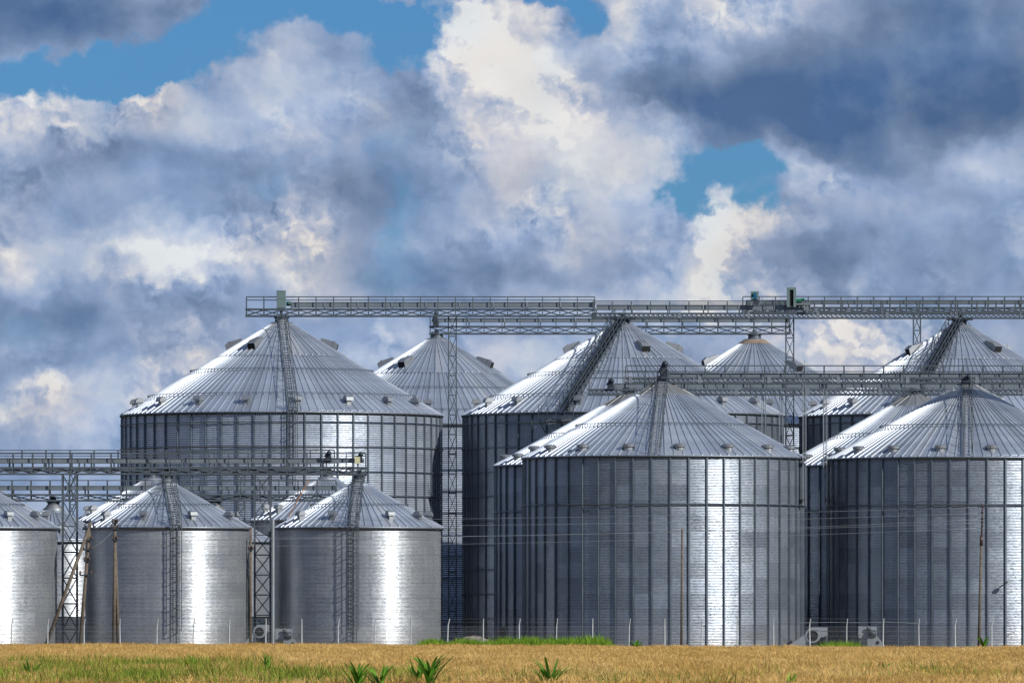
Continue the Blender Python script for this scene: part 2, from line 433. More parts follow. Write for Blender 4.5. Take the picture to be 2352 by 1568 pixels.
def make_silo(label, px, D, rpx, eave_y, apex_y, kind, n_stiff, n_pan, rows, cols, stiff_off=0., rings=(), ring_marks=(),
              brk=None, vents=(), box_vents=(), ladder=None, wall_mat='galvanised wall sheet', vis=None, base=0.0,
              roof_rough='galvanised roof sheet', group='grain silos', name='grain_silo', stairs=None, bmul=0.5, cap_plain=False):
    Rr = M(rpx, D); H = Z(eave_y, D); A = Z(apex_y, D) - H
    root = thing(name, label, 'silo', (X(px, D), D, 0), group)
    fa = 2 * pi / n_pan
    slope = A / Rr
    # wall: a closed inner shell with the sheets mounted on it
    wall = link('wall', MB().lathe([(Rr - .04, base), (Rr - .04, H - .01)], 96).mesh('wall_shell', wall_mat, True), root)
    th = (H - base) / rows; ca = 2 * pi / cols
    def shown(al):
        if abs(al) > radians(97): return False
        if vis:
            q = px + rpx * sin(al)
            return vis[0] <= q <= vis[1]
        return True
    segs = max(3, int(math.degrees(ca) / 3.0))
    sh = MB().quad_strip([[pol(Rr + .016, -ca / 2 + ca * k / segs, 0) for k in range(segs + 1)],
                          [pol(Rr, -ca / 2 + ca * k / segs, th + .02) for k in range(segs + 1)]]).mesh('wall_sheet', wall_mat, True)
    for r in range(rows):
        o0 = (ca / 2 if r % 2 else 0) + radians(stiff_off)
        for c in range(-cols // 2, cols // 2 + 1):
            al = c * ca + o0
            if not shown(al) or abs(al) > pi - ca / 2: continue
            link('wall_sheet', sh, wall, (0, 0, base + r * th), al)
    if n_stiff:
        prof = [(-.11, .03), (-.06, .035), (-.045, .14), (.045, .14), (.06, .035), (.11, .03)]
        rowsv = [[(x, -(Rr + y), z) for x, y in prof] for z in (base, H - .08)]
        st = MB().quad_strip(rowsv)
        st = st.mesh('stiffener', 'stiffener steel')
        sa = 2 * pi / n_stiff
        for k in range(-n_stiff // 2, n_stiff // 2):
            al = k * sa + radians(stiff_off)
            if shown(al) and abs(al) < radians(96): link('stiffener', st, wall, (0, 0, 0), al)
    for y in rings:
        z = Z(y, D - Rr)
        rr = [(Rr + .17 + .045 * cos(q), z + .045 * sin(q)) for q in np.linspace(0, 2 * pi, 7)]
        link('wind_ring', MB().lathe(rr, 96).mesh('wind_ring', 'stiffener steel', True), wall)
    # roof
    ov = .22
    Ro = Rr + ov; rt = max(.55, Rr * .055)
    zr = lambda r: H + (Rr - r) * slope
    roof = link('roof', MB().lathe([(Ro - .05, zr(Ro) - .10), (Ro - .02, zr(Ro) - .03), (rt, zr(rt) - .03)], 96).mesh('roof_shell', roof_rough, True), root)
    link('eave_trim', MB().lathe([(Ro - .03, zr(Ro) - .14), (Ro + .01, zr(Ro) - .14), (Ro + .01, zr(Ro) - .04)], 96).mesh('eave_trim', 'galvanised steel frame', True), roof)
    def panels(r0, r1, cnt, hh, lift, mat=None):
        a = 2 * pi / cnt; rw = .045
        def ring(r, up):
            z = zr(r) + up + lift
            h = a / 2; k = rw / r
            k2 = k * 1.35
            return [pol(r, -h, z), pol(r, h - 2 * k2, z), pol(r, h - 2 * k2 + (k2 - k), z + hh), pol(r, h - (k2 - k), z + hh), pol(r, h, z)]
        mb = MB()
        mid = [ring(r0, 0), ring(r1, 0)]
        mb.quad_strip(mid)
        # closed rib end at the eave
        b = len(mb.v); p = ring(r0, 0)
        mb.v += [p[1], p[2], p[3], p[4]]; mb.f.append((b, b + 1, b + 2, b + 3))
        me = mb.mesh('roof_panel', mat or roof_rough)
        nh = cnt // 2
        for c in range(-nh, nh):
            al = (c + .5) * a
            if abs(al) < radians(101):
                link('roof_panel', me, roof, (0, 0, 0), al)
    if brk:
        rb = Rr * brk
        panels(Ro, rb, n_pan, .075, 0)
        if cap_plain:
            panels(rb + .12, rt, max(16, n_pan // 6), .03, .07, 'dull roof cap sheet')
        else:
            panels(rb + .1, rt, int(n_pan * bmul), .075, .06)
    else:
        panels(Ro, rt, n_pan, .07, 0)
    # purlin rings standing on the ribs
    for f in ring_marks:
        r = Rr * f
        mb = MB()
        q = [(r + .025 * cos(t_), zr(r) + .24 + .025 * sin(t_)) for t_ in np.linspace(0, 2 * pi, 5)]
        mb.lathe(q, 72)
        for k in range(n_pan):
            al = k * fa
            if cos(al) > -.25:
                mb.bar(pol(r, al, zr(r)), pol(r, al, zr(r) + .26), .04)
        link('roof_ring', mb.mesh('roof_ring', 'galvanised steel frame'), roof)
    # apex collar
    zc = zr(rt)
    link('roof_collar', MB().lathe([(rt * 1.25, zc - .02), (rt * 1.25, zc + .08), (rt * .8, zc + .12), (rt * .75, zc + .45), (rt * .9, zc + .48), (rt * .9, zc + .56), (0.01, zc + .58)], 20)
         .mesh('roof_collar', 'galvanised steel frame'), roof)
    # vents
    vr, deg_list, vk = vents if vents else (0, (), None)
    for dg in deg_list:
        al = radians(dg); r = Rr * vr; z = zr(r)
        if vk == 'hood':
            s_ = .40 if Rr > 9 else .33; L = .34 if Rr > 9 else .27; mb = MB()
            cs = [(s_ * cos(q), s_ * sin(q)) for q in np.linspace(0, pi, 9)]
            rot = atan2(slope, 1) * -.25
            prof = [(y * cos(rot) - zz_ * sin(rot), y * sin(rot) + zz_ * cos(rot)) for y, zz_ in cs]
            rowsv = [[(x, -(r) - y, z + .30 + zz_) for (y, zz_) in prof] for x in (-L, L)]
            mb.quad_strip(rowsv)
            b = len(mb.v)
            for side in (-L, L):
                b = len(mb.v)
                mb.v += [(side, -r - y, z + .30 + zz_) for y, zz_ in prof]
                mb.f.append(tuple(range(b, b + len(prof))))
            mb.box(-L * .6, L * .6, -r - .2, -r + .3, z - .15, z + .31)
            v = link('roof_vent', mb.mesh('roof_vent', 'vent steel'), roof, (0, 0, 0), al)
        else:
            mb = MB()
            c0 = len(mb.v)
            for rad, za in ((.34, -.2), (.34, .12), (.46, .12), (.48, .28), (.34, .36), (.01, .38)):
                mb.v += [(rad * cos(q), -r + rad * sin(q), z + za) for q in np.linspace(0, 2 * pi, 14, endpoint=False)]
            for i in range(5):
                for j in range(14):
                    k = (j + 1) % 14
                    mb.f.append((i * 14 + j, i * 14 + k, (i + 1) * 14 + k, (i + 1) * 14 + j))
            link('roof_vent', mb.mesh('roof_vent', 'vent steel'), roof, (0, 0, 0), al)
    for dg, rf in box_vents:
        al = radians(dg); r = Rr * rf; z = zr(r)
        mb = MB(); th_ = atan2(slope, 1)
        # hood: rectangular duct lying down the slope with a kinked mouth
        tm = Matrix.Translation((0, -r, z)) @ Matrix.Rotation(th_ * .55, 4, 'X') @ Matrix.Scale(.76, 4)
        mb.box(-.46, .46, -.35, 1.1, -.1, .75, tm)
        pts = [(-.50, -.35, -.05), (.50, -.35, -.05), (.50, -.35, .82), (-.50, -.35, .82), (-.50, -.95, -.25), (.50, -.95, -.25), (.50, -.95, .55), (-.50, -.95, .55)]
        b = len(mb.v); mb.v += [tuple(tm @ Vector(p)) for p in pts]
        for q in ((3, 2, 6, 7), (1, 5, 6, 2), (0, 3, 7, 4), (0, 4, 5, 1)): mb.f.append(tuple(b + i for i in q))
        v = link('box_vent', mb.mesh('box_vent', 'vent steel'), roof, (0, 0, 0), al)
        mo = MB().box(-.44, .44, -.93, -.90, -.2, .5, tm)
        b2 = link('vent_mouth', mo.mesh('vent_mouth', 'black opening'), roof, (0, 0, 0), al)
    # roof ladder / stairs
    if ladder:
        dg, w_, cage, onwall, y_end = ladder
        al = radians(dg); mb = MB()
        n = 34 if Rr > 9 else 20
        P = lambda t_, sx, up: (sx, -(rt + (Ro - rt) * t_), zr(rt + (Ro - rt) * t_) + .22 + up)
        for sx in (-w_, w_): mb.bar(P(0, sx, 0), P(1.0, sx, 0), .05, .08)
        link('roof_ladder_rails', mb.mesh('ladder_rails', 'galvanised steel frame'), roof, rz=al)
        mb = MB()
        for i in range(n + 1): mb.bar(P(i / n, -w_, .02), P(i / n, w_, .02), .06, .035, (0, 0, 1))
        link('roof_ladder_treads', mb.mesh('ladder_treads', 'ladder tread steel'), roof, rz=al)
        mb = MB(); k = 9 if Rr > 9 else 6
        for sx in ((-w_ - .12, w_ + .12) if cage else (-w_ - .10, w_ + .10)):
            for i in range(k + 1): mb.bar(P(i / k, sx, -.2), P(i / k, sx, .95), .045)
            mb.bar(P(0, sx, .95), P(1, sx, .95), .035)
        if cage:
            for i in range(k * 2 + 1): mb.bar(P(i / k / 2, -w_ - .12, .95), P(i / k / 2, w_ + .12, .95), .04)
        link('roof_ladder_handrail', mb.mesh('ladder_handrail', 'galvanised steel frame'), roof, rz=al)
        if onwall:
            mb = MB(); yb = Rr + .22
            z0 = max(.3, y_end); z1 = H + 1.0
            for sx in (-.22, .22): mb.bar((sx, -yb, z0), (sx, -yb, z1), .055)
            nr = int((z1 - z0) / .3)
            for i in range(nr): mb.bar((-.22, -yb, z0 + i * .3), (.22, -yb, z0 + i * .3), .035)
            lad = link('wall_ladder', mb.mesh('wall_ladder', 'galvanised steel frame'), root, rz=al)
            mb = MB(); hoop = [(.4 * cos(q), -yb - .1 - .62 * sin(q)) for q in np.linspace(0, pi, 7)]
            nh = max(3, int((z1 - z0 - 1.5) / .9))
            for i in range(nh + 1):
                zz_ = z0 + 1.5 + i * (z1 - z0 - 1.5) / nh
                for j in range(6): mb.bar((*hoop[j], zz_), (*hoop[j + 1], zz_), .05, .05, (0, 0, 1))
            for j in (0, 1, 3, 5, 6): mb.bar((*hoop[j], z0 + 1.5), (*hoop[j], z1), .04)
            link('cage', mb.mesh('ladder_cage', 'galvanised steel frame'), lad)
    if stairs:
        dg, plat = stairs
        al = radians(dg); w_ = .42; mb = MB(); n = 64
        P = lambda t_, sx, up: (sx, -(rt + (Ro - rt) * t_), zr(rt + (Ro - rt) * t_) + .3 + up)
        for sx in (-w_, w_): mb.bar(P(0, sx, 0), P(1.02, sx, 0), .07, .2)
        link('roof_stair_stringers', mb.mesh('stair_stringers', 'galvanised steel frame'), roof, rz=al)
        mb = MB()
        for i in range(n + 1):
            p = P(i / n, 0, .05); mb.box(-w_, w_, p[1] - .12, p[1] + .12, p[2] - .02, p[2] + .02)
        link('roof_stair_treads', mb.mesh('stair_treads', 'dark painted steel'), roof, rz=al)
        mb = MB(); k = 14
        for sx in (-w_ - .05, w_ + .05):
            for i in range(k + 1): mb.bar(P(i / k, sx, -.3), P(i / k, sx, 1.1), .06)
            for u in (1.1, .6): mb.bar(P(0, sx, u), P(1, sx, u), .05)
        for i in range(k):
            mb.bar(P(i / k, -w_ - .05, -.3), P(i / k, -w_ - .75, 0.1), .04)
            mb.bar(P(i / k, w_ + .05, .7), P(i / k, w_ + .75, -.2), .035)
        link('roof_stair_handrail', mb.mesh('stair_handrail', 'galvanised steel frame'), roof, rz=al)
        if plat:
            mb = MB(); zp = H - .75
            mb.box(-2.0, 1.2, -Rr - 1.25, -Rr - .25, zp, zp + .07)
            for x in (-2, -1.2, -.4, .4, 1.2):
                mb.bar((x, -Rr - 1.22, zp), (x, -Rr - 1.22, zp + 1.15), .05)
            for u in (.6, 1.15): mb.bar((-2, -Rr - 1.22, zp + u), (1.2, -Rr - 1.22, zp + u), .045)
            for x in (-1.9, 1.1): mb.bar((x, -Rr - 1.2, zp), (x, -Rr - .05, zp - 1.1), .06)
            link('eave_platform', mb.mesh('eave_platform', 'galvanised steel frame'), root, rz=al)
    return dict(root=root, R=Rr, H=H, zr=zr, rt=rt, apex=zc + .58)

hood18 = [-72, -52, -32, -12, 8, 28, 47, 66, 86, -90]
ringsA = [968 + 56.5 * k for k in range(9)]
COARSE = 'coarse corrugated wall sheet'; FINE = 'fine corrugated wall sheet'
siloA = make_silo('tall ribbed silo with caged roof ladder below the upper bridge left end', 647, 700, 366, 951, 731, 'big', 60, 120, 17, 30, -2.2,
    ringsA, (.84, .575), .405, (.925, hood18, 'hood'), ((-31, .30), (84, .30), (-98, .30)), (5.5, .3, True, True, 14.0), COARSE, group='tall ribbed silos of the back rows')
siloB = make_silo('tall dark walled silo with a slanting roof stair, in the middle of the back row', 1431, 700, 366, 951, 735, 'big', 60, 120, 17, 30, 1.0,
    ringsA, (.84, .6), .42, (.925, [-84, -66, -46, -18, 2, 41, 61, 82], 'hood'), ((22, .32), (-88, .32), (92, .32)), None, 'galvanised wall sheet', stairs=(-21.6, True),
    group='tall ribbed silos of the back rows')
siloH = make_silo('tall silo with slanting roof stair behind the two silos on the right', 2205, 700, 366, 954, 737, 'big', 60, 120, 17, 30, 3.0,
    ringsA, (.6,), .42, (.925, [-88, -68, -49, -28, -8, 12, 32, 52], 'hood'), ((-62, .33), (38, .31), (120, .31)), None, 'galvanised wall sheet', stairs=(-21.6, False),
    vis=(1800, 2080), group='tall ribbed silos of the back rows')
siloE = make_silo('silo behind the tall lattice tower, glimpsed between two tall silos left of centre', 1003, 741, 345, 977, 768, 'big', 0, 110, 17, 30, 0,
    [977 + 50 * k for k in range(10)], (.63, .88), .44, (.925, [90, -90], 'hood'), ((-36, .34), (70, .34), (-100, .34)), None, COARSE, vis=(960, 1120), group='tall ribbed silos of the back rows')
siloG = make_silo('silo with rust stained roof peak glimpsed behind the lattice tower right of centre', 1733, 741, 345, 977, 770, 'big', 0, 110, 17, 30, 0,
    [977 + 50 * k for k in range(10)], (.63,), .44, (.925, [90, -90], 'hood'), ((-72, .31), (42, .38), (118, .34)), None, COARSE, vis=(1760, 1900), group='tall ribbed silos of the back rows')

mush = [-84, -61, -39, -16.5, 6, 28.5, 52, 75, -106]
kw = dict(kind='mid', n_stiff=48, n_pan=96, rows=13, cols=24, ring_marks=(.63,), brk=.215, cap_plain=True, group='broad ribbed silos of the front rows')
siloC = make_silo('broad ribbed silo with bright vertical glare behind a bare wooden post', 1523.5, 600, 320, 1048, 871, stiff_off=1.7,
    rings=(1157,), vents=(.93, mush, 'cap'), ladder=(-4.5, .30, False, False, 0), **kw)
siloD = make_silo('broad ribbed silo at the right edge of the photo behind the tall utility pole', 2221, 603, 318, 1051, 874, stiff_off=-2.5,
    rings=(1159,), vents=(.93, [d + 1.5 for d in mush], 'cap'), ladder=(-3.0, .30, False, False, 0), **kw)
siloC2 = make_silo('broad silo peeking out from behind the left side of the central front silo', 1444, 632, 305, 1066, 897, stiff_off=1,
    rings=(1172,), vents=(.93, [-88, -64, -44, -20], 'cap'), vis=(1100, 1240), **kw)
siloD2 = make_silo('broad silo peeking out from behind the left side of the right hand front silo', 2104, 632, 305, 1068, 898, stiff_off=4,
    rings=(1172,), vents=(.93, [-88, -64, -44, -20], 'cap'), vis=(1780, 1930), **kw)

kw = dict(kind='small', n_stiff=0, n_pan=60, rows=9, cols=18, ring_marks=(.60,), brk=.12, bmul=1.0, wall_mat=FINE, group='smooth walled silos on the left')
hs = (.86, [-57, -17, 23.5, 64, 100], 'hood')
siloS1 = make_silo('small smooth silo cut off by the left edge of the photo', -57, 600, 188, 1208, 1101, vents=(.86, [-60, -18, 32, 62, 88], 'hood'), **kw)
siloS2 = make_silo('small smooth silo with caged ladder, between the twin leg pole and the lattice tower', 384, 600, 188, 1208, 1101, vents=hs, ladder=(8.5, .28, True, True, .4), **kw)
siloS3 = make_silo('small smooth silo below the right hand end of the lowest conveyor bridge', 825, 600, 187.5, 1208, 1101, vents=(.86, [-55, -21, 27, 58, 82], 'hood'), ladder=(-2.7, .28, True, True, .4), **kw)
siloU1 = make_silo('small silo roof hidden behind the leftmost front silo', -55, 655, 173, 1193, 1091, **{**kw, 'rows': 10}, vis=(100, 200))
siloU2 = make_silo('small silo behind the caged ladder silo, its bright left roof edge showing', 349, 655, 173, 1193, 1091, vents=(.86, [-62, -80, 60], 'hood'), **{**kw, 'rows': 10}, vis=(150, 260))
siloU3 = make_silo('small silo showing only its bright roof peak behind the lowest bridge end', 753, 655, 173, 1191, 1088, vents=(.86, [-70, -48, 60], 'hood'), **{**kw, 'rows': 10}, vis=(560, 660))
kw2 = dict(kind='hopper', n_stiff=0, n_pan=40, rows=7, cols=16, ring_marks=(), brk=.2, bmul=1.0, wall_mat=FINE, base=2.9, group='hopper silos between the small silos')
siloT1 = make_silo('slim silo with domed cap on a dark base behind the leftmost lattice tower', 123, 626, 132, 1239, 1160, vents=(.8, [14, 60], 'hood'), **kw2)
siloT2 = make_silo('slim silo on a dark base, half hidden behind the second lattice tower from the left', 492, 626, 130, 1239, 1160, vents=(.8, [-20, 35], 'hood'), **kw2)
for s in (siloT1, siloT2):
    link('base_skirt', MB().lathe([(s['R'] - .12, 0), (s['R'] - .12, 2.95)], 40).mesh('base_skirt', 'dark painted steel', True), s['root'])
    link('dome_cap', MB().lathe([(.86, s['zr'](.86) + .10), (.86, s['zr'](.86) + .2), (.6, s['zr'](.6) + .24), (.56, s['zr'](.55) + .30), (.35, s['zr'](.35) + .42), (.02, s['zr'](.35) + .46)], 24)
         .mesh('dome_cap', 'vent steel', True), s['root'])
# hatch at the foot of the half hidden silo
al = asin((1157 - 1444) / 305.)
link('hatch', MB().box(-.35, .35, -siloC2['R'] - .1, -siloC2['R'] - .02, .9, 2.1).mesh('hatch', 'black opening'), siloC2['root'], rz=al)
# rust on the peak of the silo behind
link('rusty_cap', MB().lathe([(1.55, siloG['zr'](1.5) + .12), (1.0, siloG['zr'](.9) + .14)], 24).mesh('rusty_cap', 'rust stained sheet', True), siloG['root'], label='rust stained peak plate')

# ------------------------------------------------------------------ conveyor bridges
def make_bridge(label, D, x0, x1, y_rail, y_top, y_bot, bay, style, trough=None, mids=(), plates=None, tdark=False, depth=1.1,
                rail_step=None, trough_x0=None, chord=.13, trough_x1=None, end_gap=True):
    xa, xb = X(x0, D), X(x1, D)
    zt, zb, zr_ = Z(y_top, D), Z(y_bot, D), Z(y_rail, D)
    root = thing('conveyor_bridge', label, 'conveyor bridge', ((xa + xb) / 2, D, zb), 'roof level conveyor bridges')
    ox, oz = (xa + xb) / 2, zb
    def P(name, mb, mat='galvanised steel frame', loc=None): return link(name, mb.mesh(name, mat), root, loc)
    L = xb - xa; hl = L / 2; ht = zt - zb; hr = zr_ - zb; hd = depth / 2
    for s in (-1, 1):
        y = s * hd
        P('bottom_chord', MB().box(-hl - .1, hl + .1, y - .05, y + .05, 0, chord))
        P('top_chord', MB().box(-hl - .1, hl + .1, y - .05, y + .05, ht - chord, ht))
        P('handrail', MB().box(-hl, hl, y - .025, y + .025, hr - .05, hr))
        for mz in mids:
            P('guard_rail', MB().box(-hl, hl, y - .02, y + .02, Z(mz, D) - zb - .04, Z(mz, D) - zb))
    P('walkway_floor', MB().box(-hl, hl, -hd + .06, hd - .06, ht - .07, ht - .03), 'dark painted steel' if tdark else 'galvanised steel frame')
    b = M(bay, D); n = max(1, int(round(L / b))); b = L / n
    pm = MB().box(-.045, .045, -.04, .04, chord, ht - chord).mesh('post', 'galvanised steel frame')
    if style == 'X':
        br = MB().bar((0, 0, chord), (b, 0, ht - chord), .05).bar((0, .03, ht - chord), (b, .03, chord), .05).mesh('cross_brace', 'galvanised steel frame')
    elif style == 'zig':
        mb = MB(); k = 4; c = b / k
        for i in range(k):
            mb.bar((i * c, 0, chord), (i * c + c / 2, 0, ht - chord), .05).bar((i * c + c / 2, 0, ht - chord), ((i + 1) * c, 0, chord), .05)
        br = mb.mesh('zigzag_brace', 'galvanised steel frame')
    else:
        br = MB().bar((0, 0, chord), (b, 0, ht - chord), .07).mesh('diagonal_brace', 'galvanised steel frame')
        br2 = MB().bar((0, 0, ht - chord), (b, 0, chord), .09).mesh('diagonal_brace', 'rusty steel' if False else 'galvanised steel frame')
    for s in (-1, 1):
        y = s * hd
        for i in range(n + 1):
            if style != 'zig': link('post', pm, root, (-hl + i * b, y + s * .01, 0))
            if i < n:
                if style == 'diag':
                    link('diagonal_brace', br if (i // 2 + (s > 0)) % 2 else br2, root, (-hl + i * b, y, 0))
                else:
                    link('cross_brace' if style == 'X' else 'zigzag_brace', br, root, (-hl + i * b, y, 0))
        rs = M(rail_step or bay, D); rn = max(1, int(round(L / rs)))
        rp = MB().box(-.035, .035, -.03, .03, ht if style != 'diag' else ht - .1, hr - .05).mesh('rail_post', 'galvanised steel frame')
        for i in range(rn + 1):
            link('rail_post', rp, root, (-hl + i * L / rn, y - s * .01 + (0 if s < 0 else 0), 0))
    if plates:
        c = M(plates[1], D); x = X(plates[0], D) - ox
        pl_ = MB().box(-.32, -.2, -hd - .09, -hd + .09, .02, ht + .05).box(.05, .32, -hd - .09, -hd + .09, .02, ht + .05).mesh('joint_plate', 'conveyor casing steel')
        while x < hl:
            link('joint_plate', pl_, root, (x, 0, 0)); x += c
    if trough:
        t0 = (X(trough_x0, D) - ox) if trough_x0 else -hl + .3
        t1 = (X(trough_x1, D) - ox) if trough_x1 else hl
        za, zc = Z(trough[1], D) - zb, Z(trough[0], D) - zb
        sec = M(79, D); x = t0
        tm = None
        nn = max(1, int(round((t1 - t0) / sec))); sec = (t1 - t0) / nn
        mb = MB().box(0, sec - .04, -.30, .30, za + .04, zc - .04)
        mb.box(0, sec - .04, -.34, .34, zc - .045, zc).box(0, sec - .04, -.34, .34, za, za + .045).box(sec - .09, sec - .035, -.36, .36, za - .01, zc + .01)
        tm = mb.mesh('conveyor_trough', 'conveyor casing steel')
        for i in range(nn): link('conveyor_trough', tm, root, (t0 + i * sec, 0, 0))
        mb = MB()
        for i in range(nn + 1): mb.box(t0 + i * sec - .05, t0 + i * sec + .05, -.3, .3, ht, za + .02)
        P('trough_supports', mb)
    return root

make_bridge('upper conveyor bridge with crossed braces, from the tall left silo to the middle one', 700, 566, 1366, 681, 708.5, 727.5, 39.8, 'X', (694, 706), (688.5,), None, trough_x0=668)
make_bridge('zigzag braced conveyor bridge above the tall middle silo running on to the right edge', 700, 1362, 2420, 691, 718.5, 732, 45, 'zig', (700, 712), (696,), (1555, 159), rail_step=45, trough_x1=1862)
make_bridge('topmost conveyor bridge behind the zigzag one, starting at the teal motor', 716, 1706, 2420, 680.5, 705, 718, 37.6, 'X', (689, 699), (), None)
make_bridge('conveyor bridge just under the upper one, serving the two rear silo peaks', 741, 988, 1814, 726, 748.5, 768, 40.5, 'X', (731, 740), (), None, tdark=True)
make_bridge('zigzag braced conveyor bridge over the peaks of the broad front silos', 600, 1437, 2440, 839, 866, 881, 45, 'zig', (857, 867.5), (852.5,), (1442, 159), rail_step=44.6, trough_x0=1529, chord=.15)
make_bridge('darker zigzag braced conveyor bridge just below and behind the front right one', 632, 1353, 2440, 867, 893, 908, 45, 'zig', (880, 891), (), (1520, 165), rail_step=45, trough_x0=1410, tdark=True, chord=.15)
make_bridge('lowest conveyor bridge across the small silo peaks, with slanting braces', 600, -60, 840, 1039, 1073, 1090, 45, 'diag', (1052, 1063), (1046,), None, trough_x0=-58, trough_x1=822, chord=.12)
make_bridge('conveyor bridge under the lowest left one, ending behind the small silo roofs', 626, -60, 772, 1102, 1134, 1151, 43.6, 'diag', (1115, 1125.5), (), None, tdark=True, chord=.12)
make_bridge('far conveyor bridge of which the handrail shows above the lowest left bridge', 655, -60, 768, 1033, 1072, 1083, 56, 'diag', (1055, 1064), (1041,), None)

# ------------------------------------------------------------------ lattice towers and columns
def make_tower(label, D, x0, x1, y0, y1, step, xx=True, leg=.09):
    xa, xb = X(x0, D), X(x1, D); w_ = xb - xa
    zt = Z(y0, D); zb = 0 if y1 is None else Z(y1, D)
    root = thing('lattice_tower', label, 'lattice tower', ((xa + xb) / 2, D, zb), 'steel lattice towers')
    h = w_ / 2; H = zt - zb
    for sx in (-1, 1):
        for sy in (-1, 1):
            link('leg', MB().box(sx * h - leg / 2, sx * h + leg / 2, sy * h - leg / 2, sy * h + leg / 2, 0, H).mesh('leg', 'galvanised steel frame'), root)
    s = M(step, D); n = max(1, int(round(H / s))); s = H / n
    q = leg / 2
    strut = MB()
    for sy in (-1, 1): strut.box(-h + q, h - q, sy * h - .03, sy * h + .03, -.04, .04)
    for sx in (-1, 1): strut.box(sx * h - .03, sx * h + .03, -h + q, h - q, -.04, .04)
    strut = strut.mesh('strut', 'galvanised steel frame')
    br = MB()
    for sy in (-1, 1):
        br.bar((-h, sy * h, 0), (h, sy * h, s), .045)
        if xx: br.bar((h, sy * (h - .05), 0), (-h, sy * (h - .05), s), .045)
    for sx in (-1, 1): br.bar((sx * h, -h, 0), (sx * h, h, s), .045)
    br = br.mesh('cross_brace', 'galvanised steel frame')
    for i in range(1, n): link('strut', strut, root, (0, 0, i * s))
    for i in range(n): link('cross_brace', br, root, (0, 0, i * s))
    return root
make_tower('tall lattice tower standing between the two tall silos left of centre', 701, 1030, 1048, 727, None, 44)
make_tower('lattice tower between the tall middle silo and the tall right one', 701, 1805, 1823, 731, None, 44)
make_tower('short stretch of lattice tower rising behind the roof of the tall right silo', 716, 2098, 2114, 718, None, 40)
make_tower('lattice tower in front of the slim silo at far left', 600, 144, 177, 1090, None, 58, leg=.11)
make_tower('lattice tower in the gap between the two small front silos', 600, 585, 621, 1090, None, 45, leg=.11)
make_tower('pale distant lattice tower above the roof of the caged ladder silo', 655, 546, 562, 1083, None, 38)
make_tower('distant lattice tower seen through the leftmost lattice tower', 655, 160, 176, 1083, None, 38)

def column(label, D, x0, x1, y0, y1, plates=True):
    xa, xb = X(x0, D), X(x1, D); zt = Z(y0, D); zb = 0 if y1 is None else Z(y1, D)
    root = thing('support_column', label, 'column', ((xa + xb) / 2, D, zb), 'steel columns under the front right bridges')
    h = (xb - xa) / 2; H = zt - zb
    link('web', MB().box(-.02, .02, -h, h, 0, H).mesh('web', 'galvanised steel frame'), root)
    for s in (-1, 1):
        link('flange', MB().box(s * h - .03, s * h + .03, -h, h, 0, H).mesh('flange', 'pale galvanised steel'), root)
    mb = MB()
    for i in range(int(H / 1.6)): mb.box(-h + .03, h - .03, -h * .9, h * .9, i * 1.6 + .6, i * 1.6 + .66)
    link('cross_plates', mb.mesh('cross_plates', 'galvanised steel frame'), root)
    return root
column('steel column rising from behind the front silo roof, left of a matching one', 632, 1750, 1758, 908, None)
column('steel column rising behind the front silo roof next to its right hand eave', 632, 1791, 1798, 908, None)
c1 = column('steel column clamped to the right wall of the central front silo', 597, 1844.5, 1851, 881, 1160)
c2 = column('steel column clamped to the left wall of the right hand front silo', 600, 1891.5, 1899, 881, 1160)
for c, s in ((c1, -1), (c2, 1)):
    link('clamp', MB().box(-.1 + s * .1, .1 + s * .1, .12, 2.6, .3, .5).box(-.1 + s * .1, .1 + s * .1, .12, 2.6, 3.0, 3.2).mesh('clamp', 'galvanised steel frame'), c)

# ------------------------------------------------------------------ drives and motors on the bridges
def cyl(mb, c, r, L, axis='x', n=14):
    c = Vector(c); d = {'x': Vector((1, 0, 0)), 'y': Vector((0, 1, 0)), 'z': Vector((0, 0, 1))}[axis]
    mb.tube([c - d * L / 2, c + d * L / 2], r, n); return mb
D = 700
r = thing('conveyor_drive', 'tall grey green head box with a green motor over the tall left silo', 'conveyor head', (X(646, D), D - .2, Z(708, D)), 'conveyor drive heads')
link('head_box', MB().box(-.39, .39, -.45, .3, .0, 1.5).box(-.41, .41, -.47, .32, 1.48, 1.53).box(-.41, .41, -.47, .32, .78, .81).mesh('head_box', 'mint head box paint'), r)
mb = MB(); cyl(mb, (.65, 0, .42), .17, .42); mb.box(.45, .9, -.1, .1, .2, .28)
link('motor', mb.mesh('motor', 'green motor paint'), r)
link('motor_cover', MB().box(.62, .95, -.3, -.16, .38, .5).mesh('motor_cover', 'mint head box paint'), r)
link('spout', MB().box(-.12, .12, -.12, .12, -1.2, 0).box(-.42, -.22, -.3, .3, -1.05, -.65).box(.22, .42, -.3, .3, -1.05, -.65).mesh('spout', 'galvanised steel frame'), r)

r = thing('conveyor_drive', 'pale head box with a dark slot above the top bridge at right', 'conveyor head', (X(1817, D), D - .9, Z(706, D)), 'conveyor drive heads')
link('head_box', MB().box(-.40, -.17, -.3, .3, 0, 1.72).box(.17, .40, -.3, .3, 0, 1.72).box(-.17, .17, -.3, .3, 1.5, 1.72).box(-.17, .17, -.1, .3, .0, 1.5).mesh('head_box', 'mint head box paint'), r)
link('slot', MB().box(-.15, .15, -.12, -.105, .1, 1.45).mesh('slot', 'black opening'), r)
mb = MB(); cyl(mb, (.62, 0, .55), .18, .45); cyl(mb, (1.0, 0, .65), .13, .3)
link('motor', mb.mesh('motor', 'green motor paint'), r)
link('motor_bracket', MB().box(.4, 1.6, -.2, .2, .2, .3).box(1.1, 1.16, -.2, .2, -.3, .5).box(1.35, 1.4, -.2, .2, -.5, .4).mesh('motor_bracket', 'pale galvanised steel'), r)

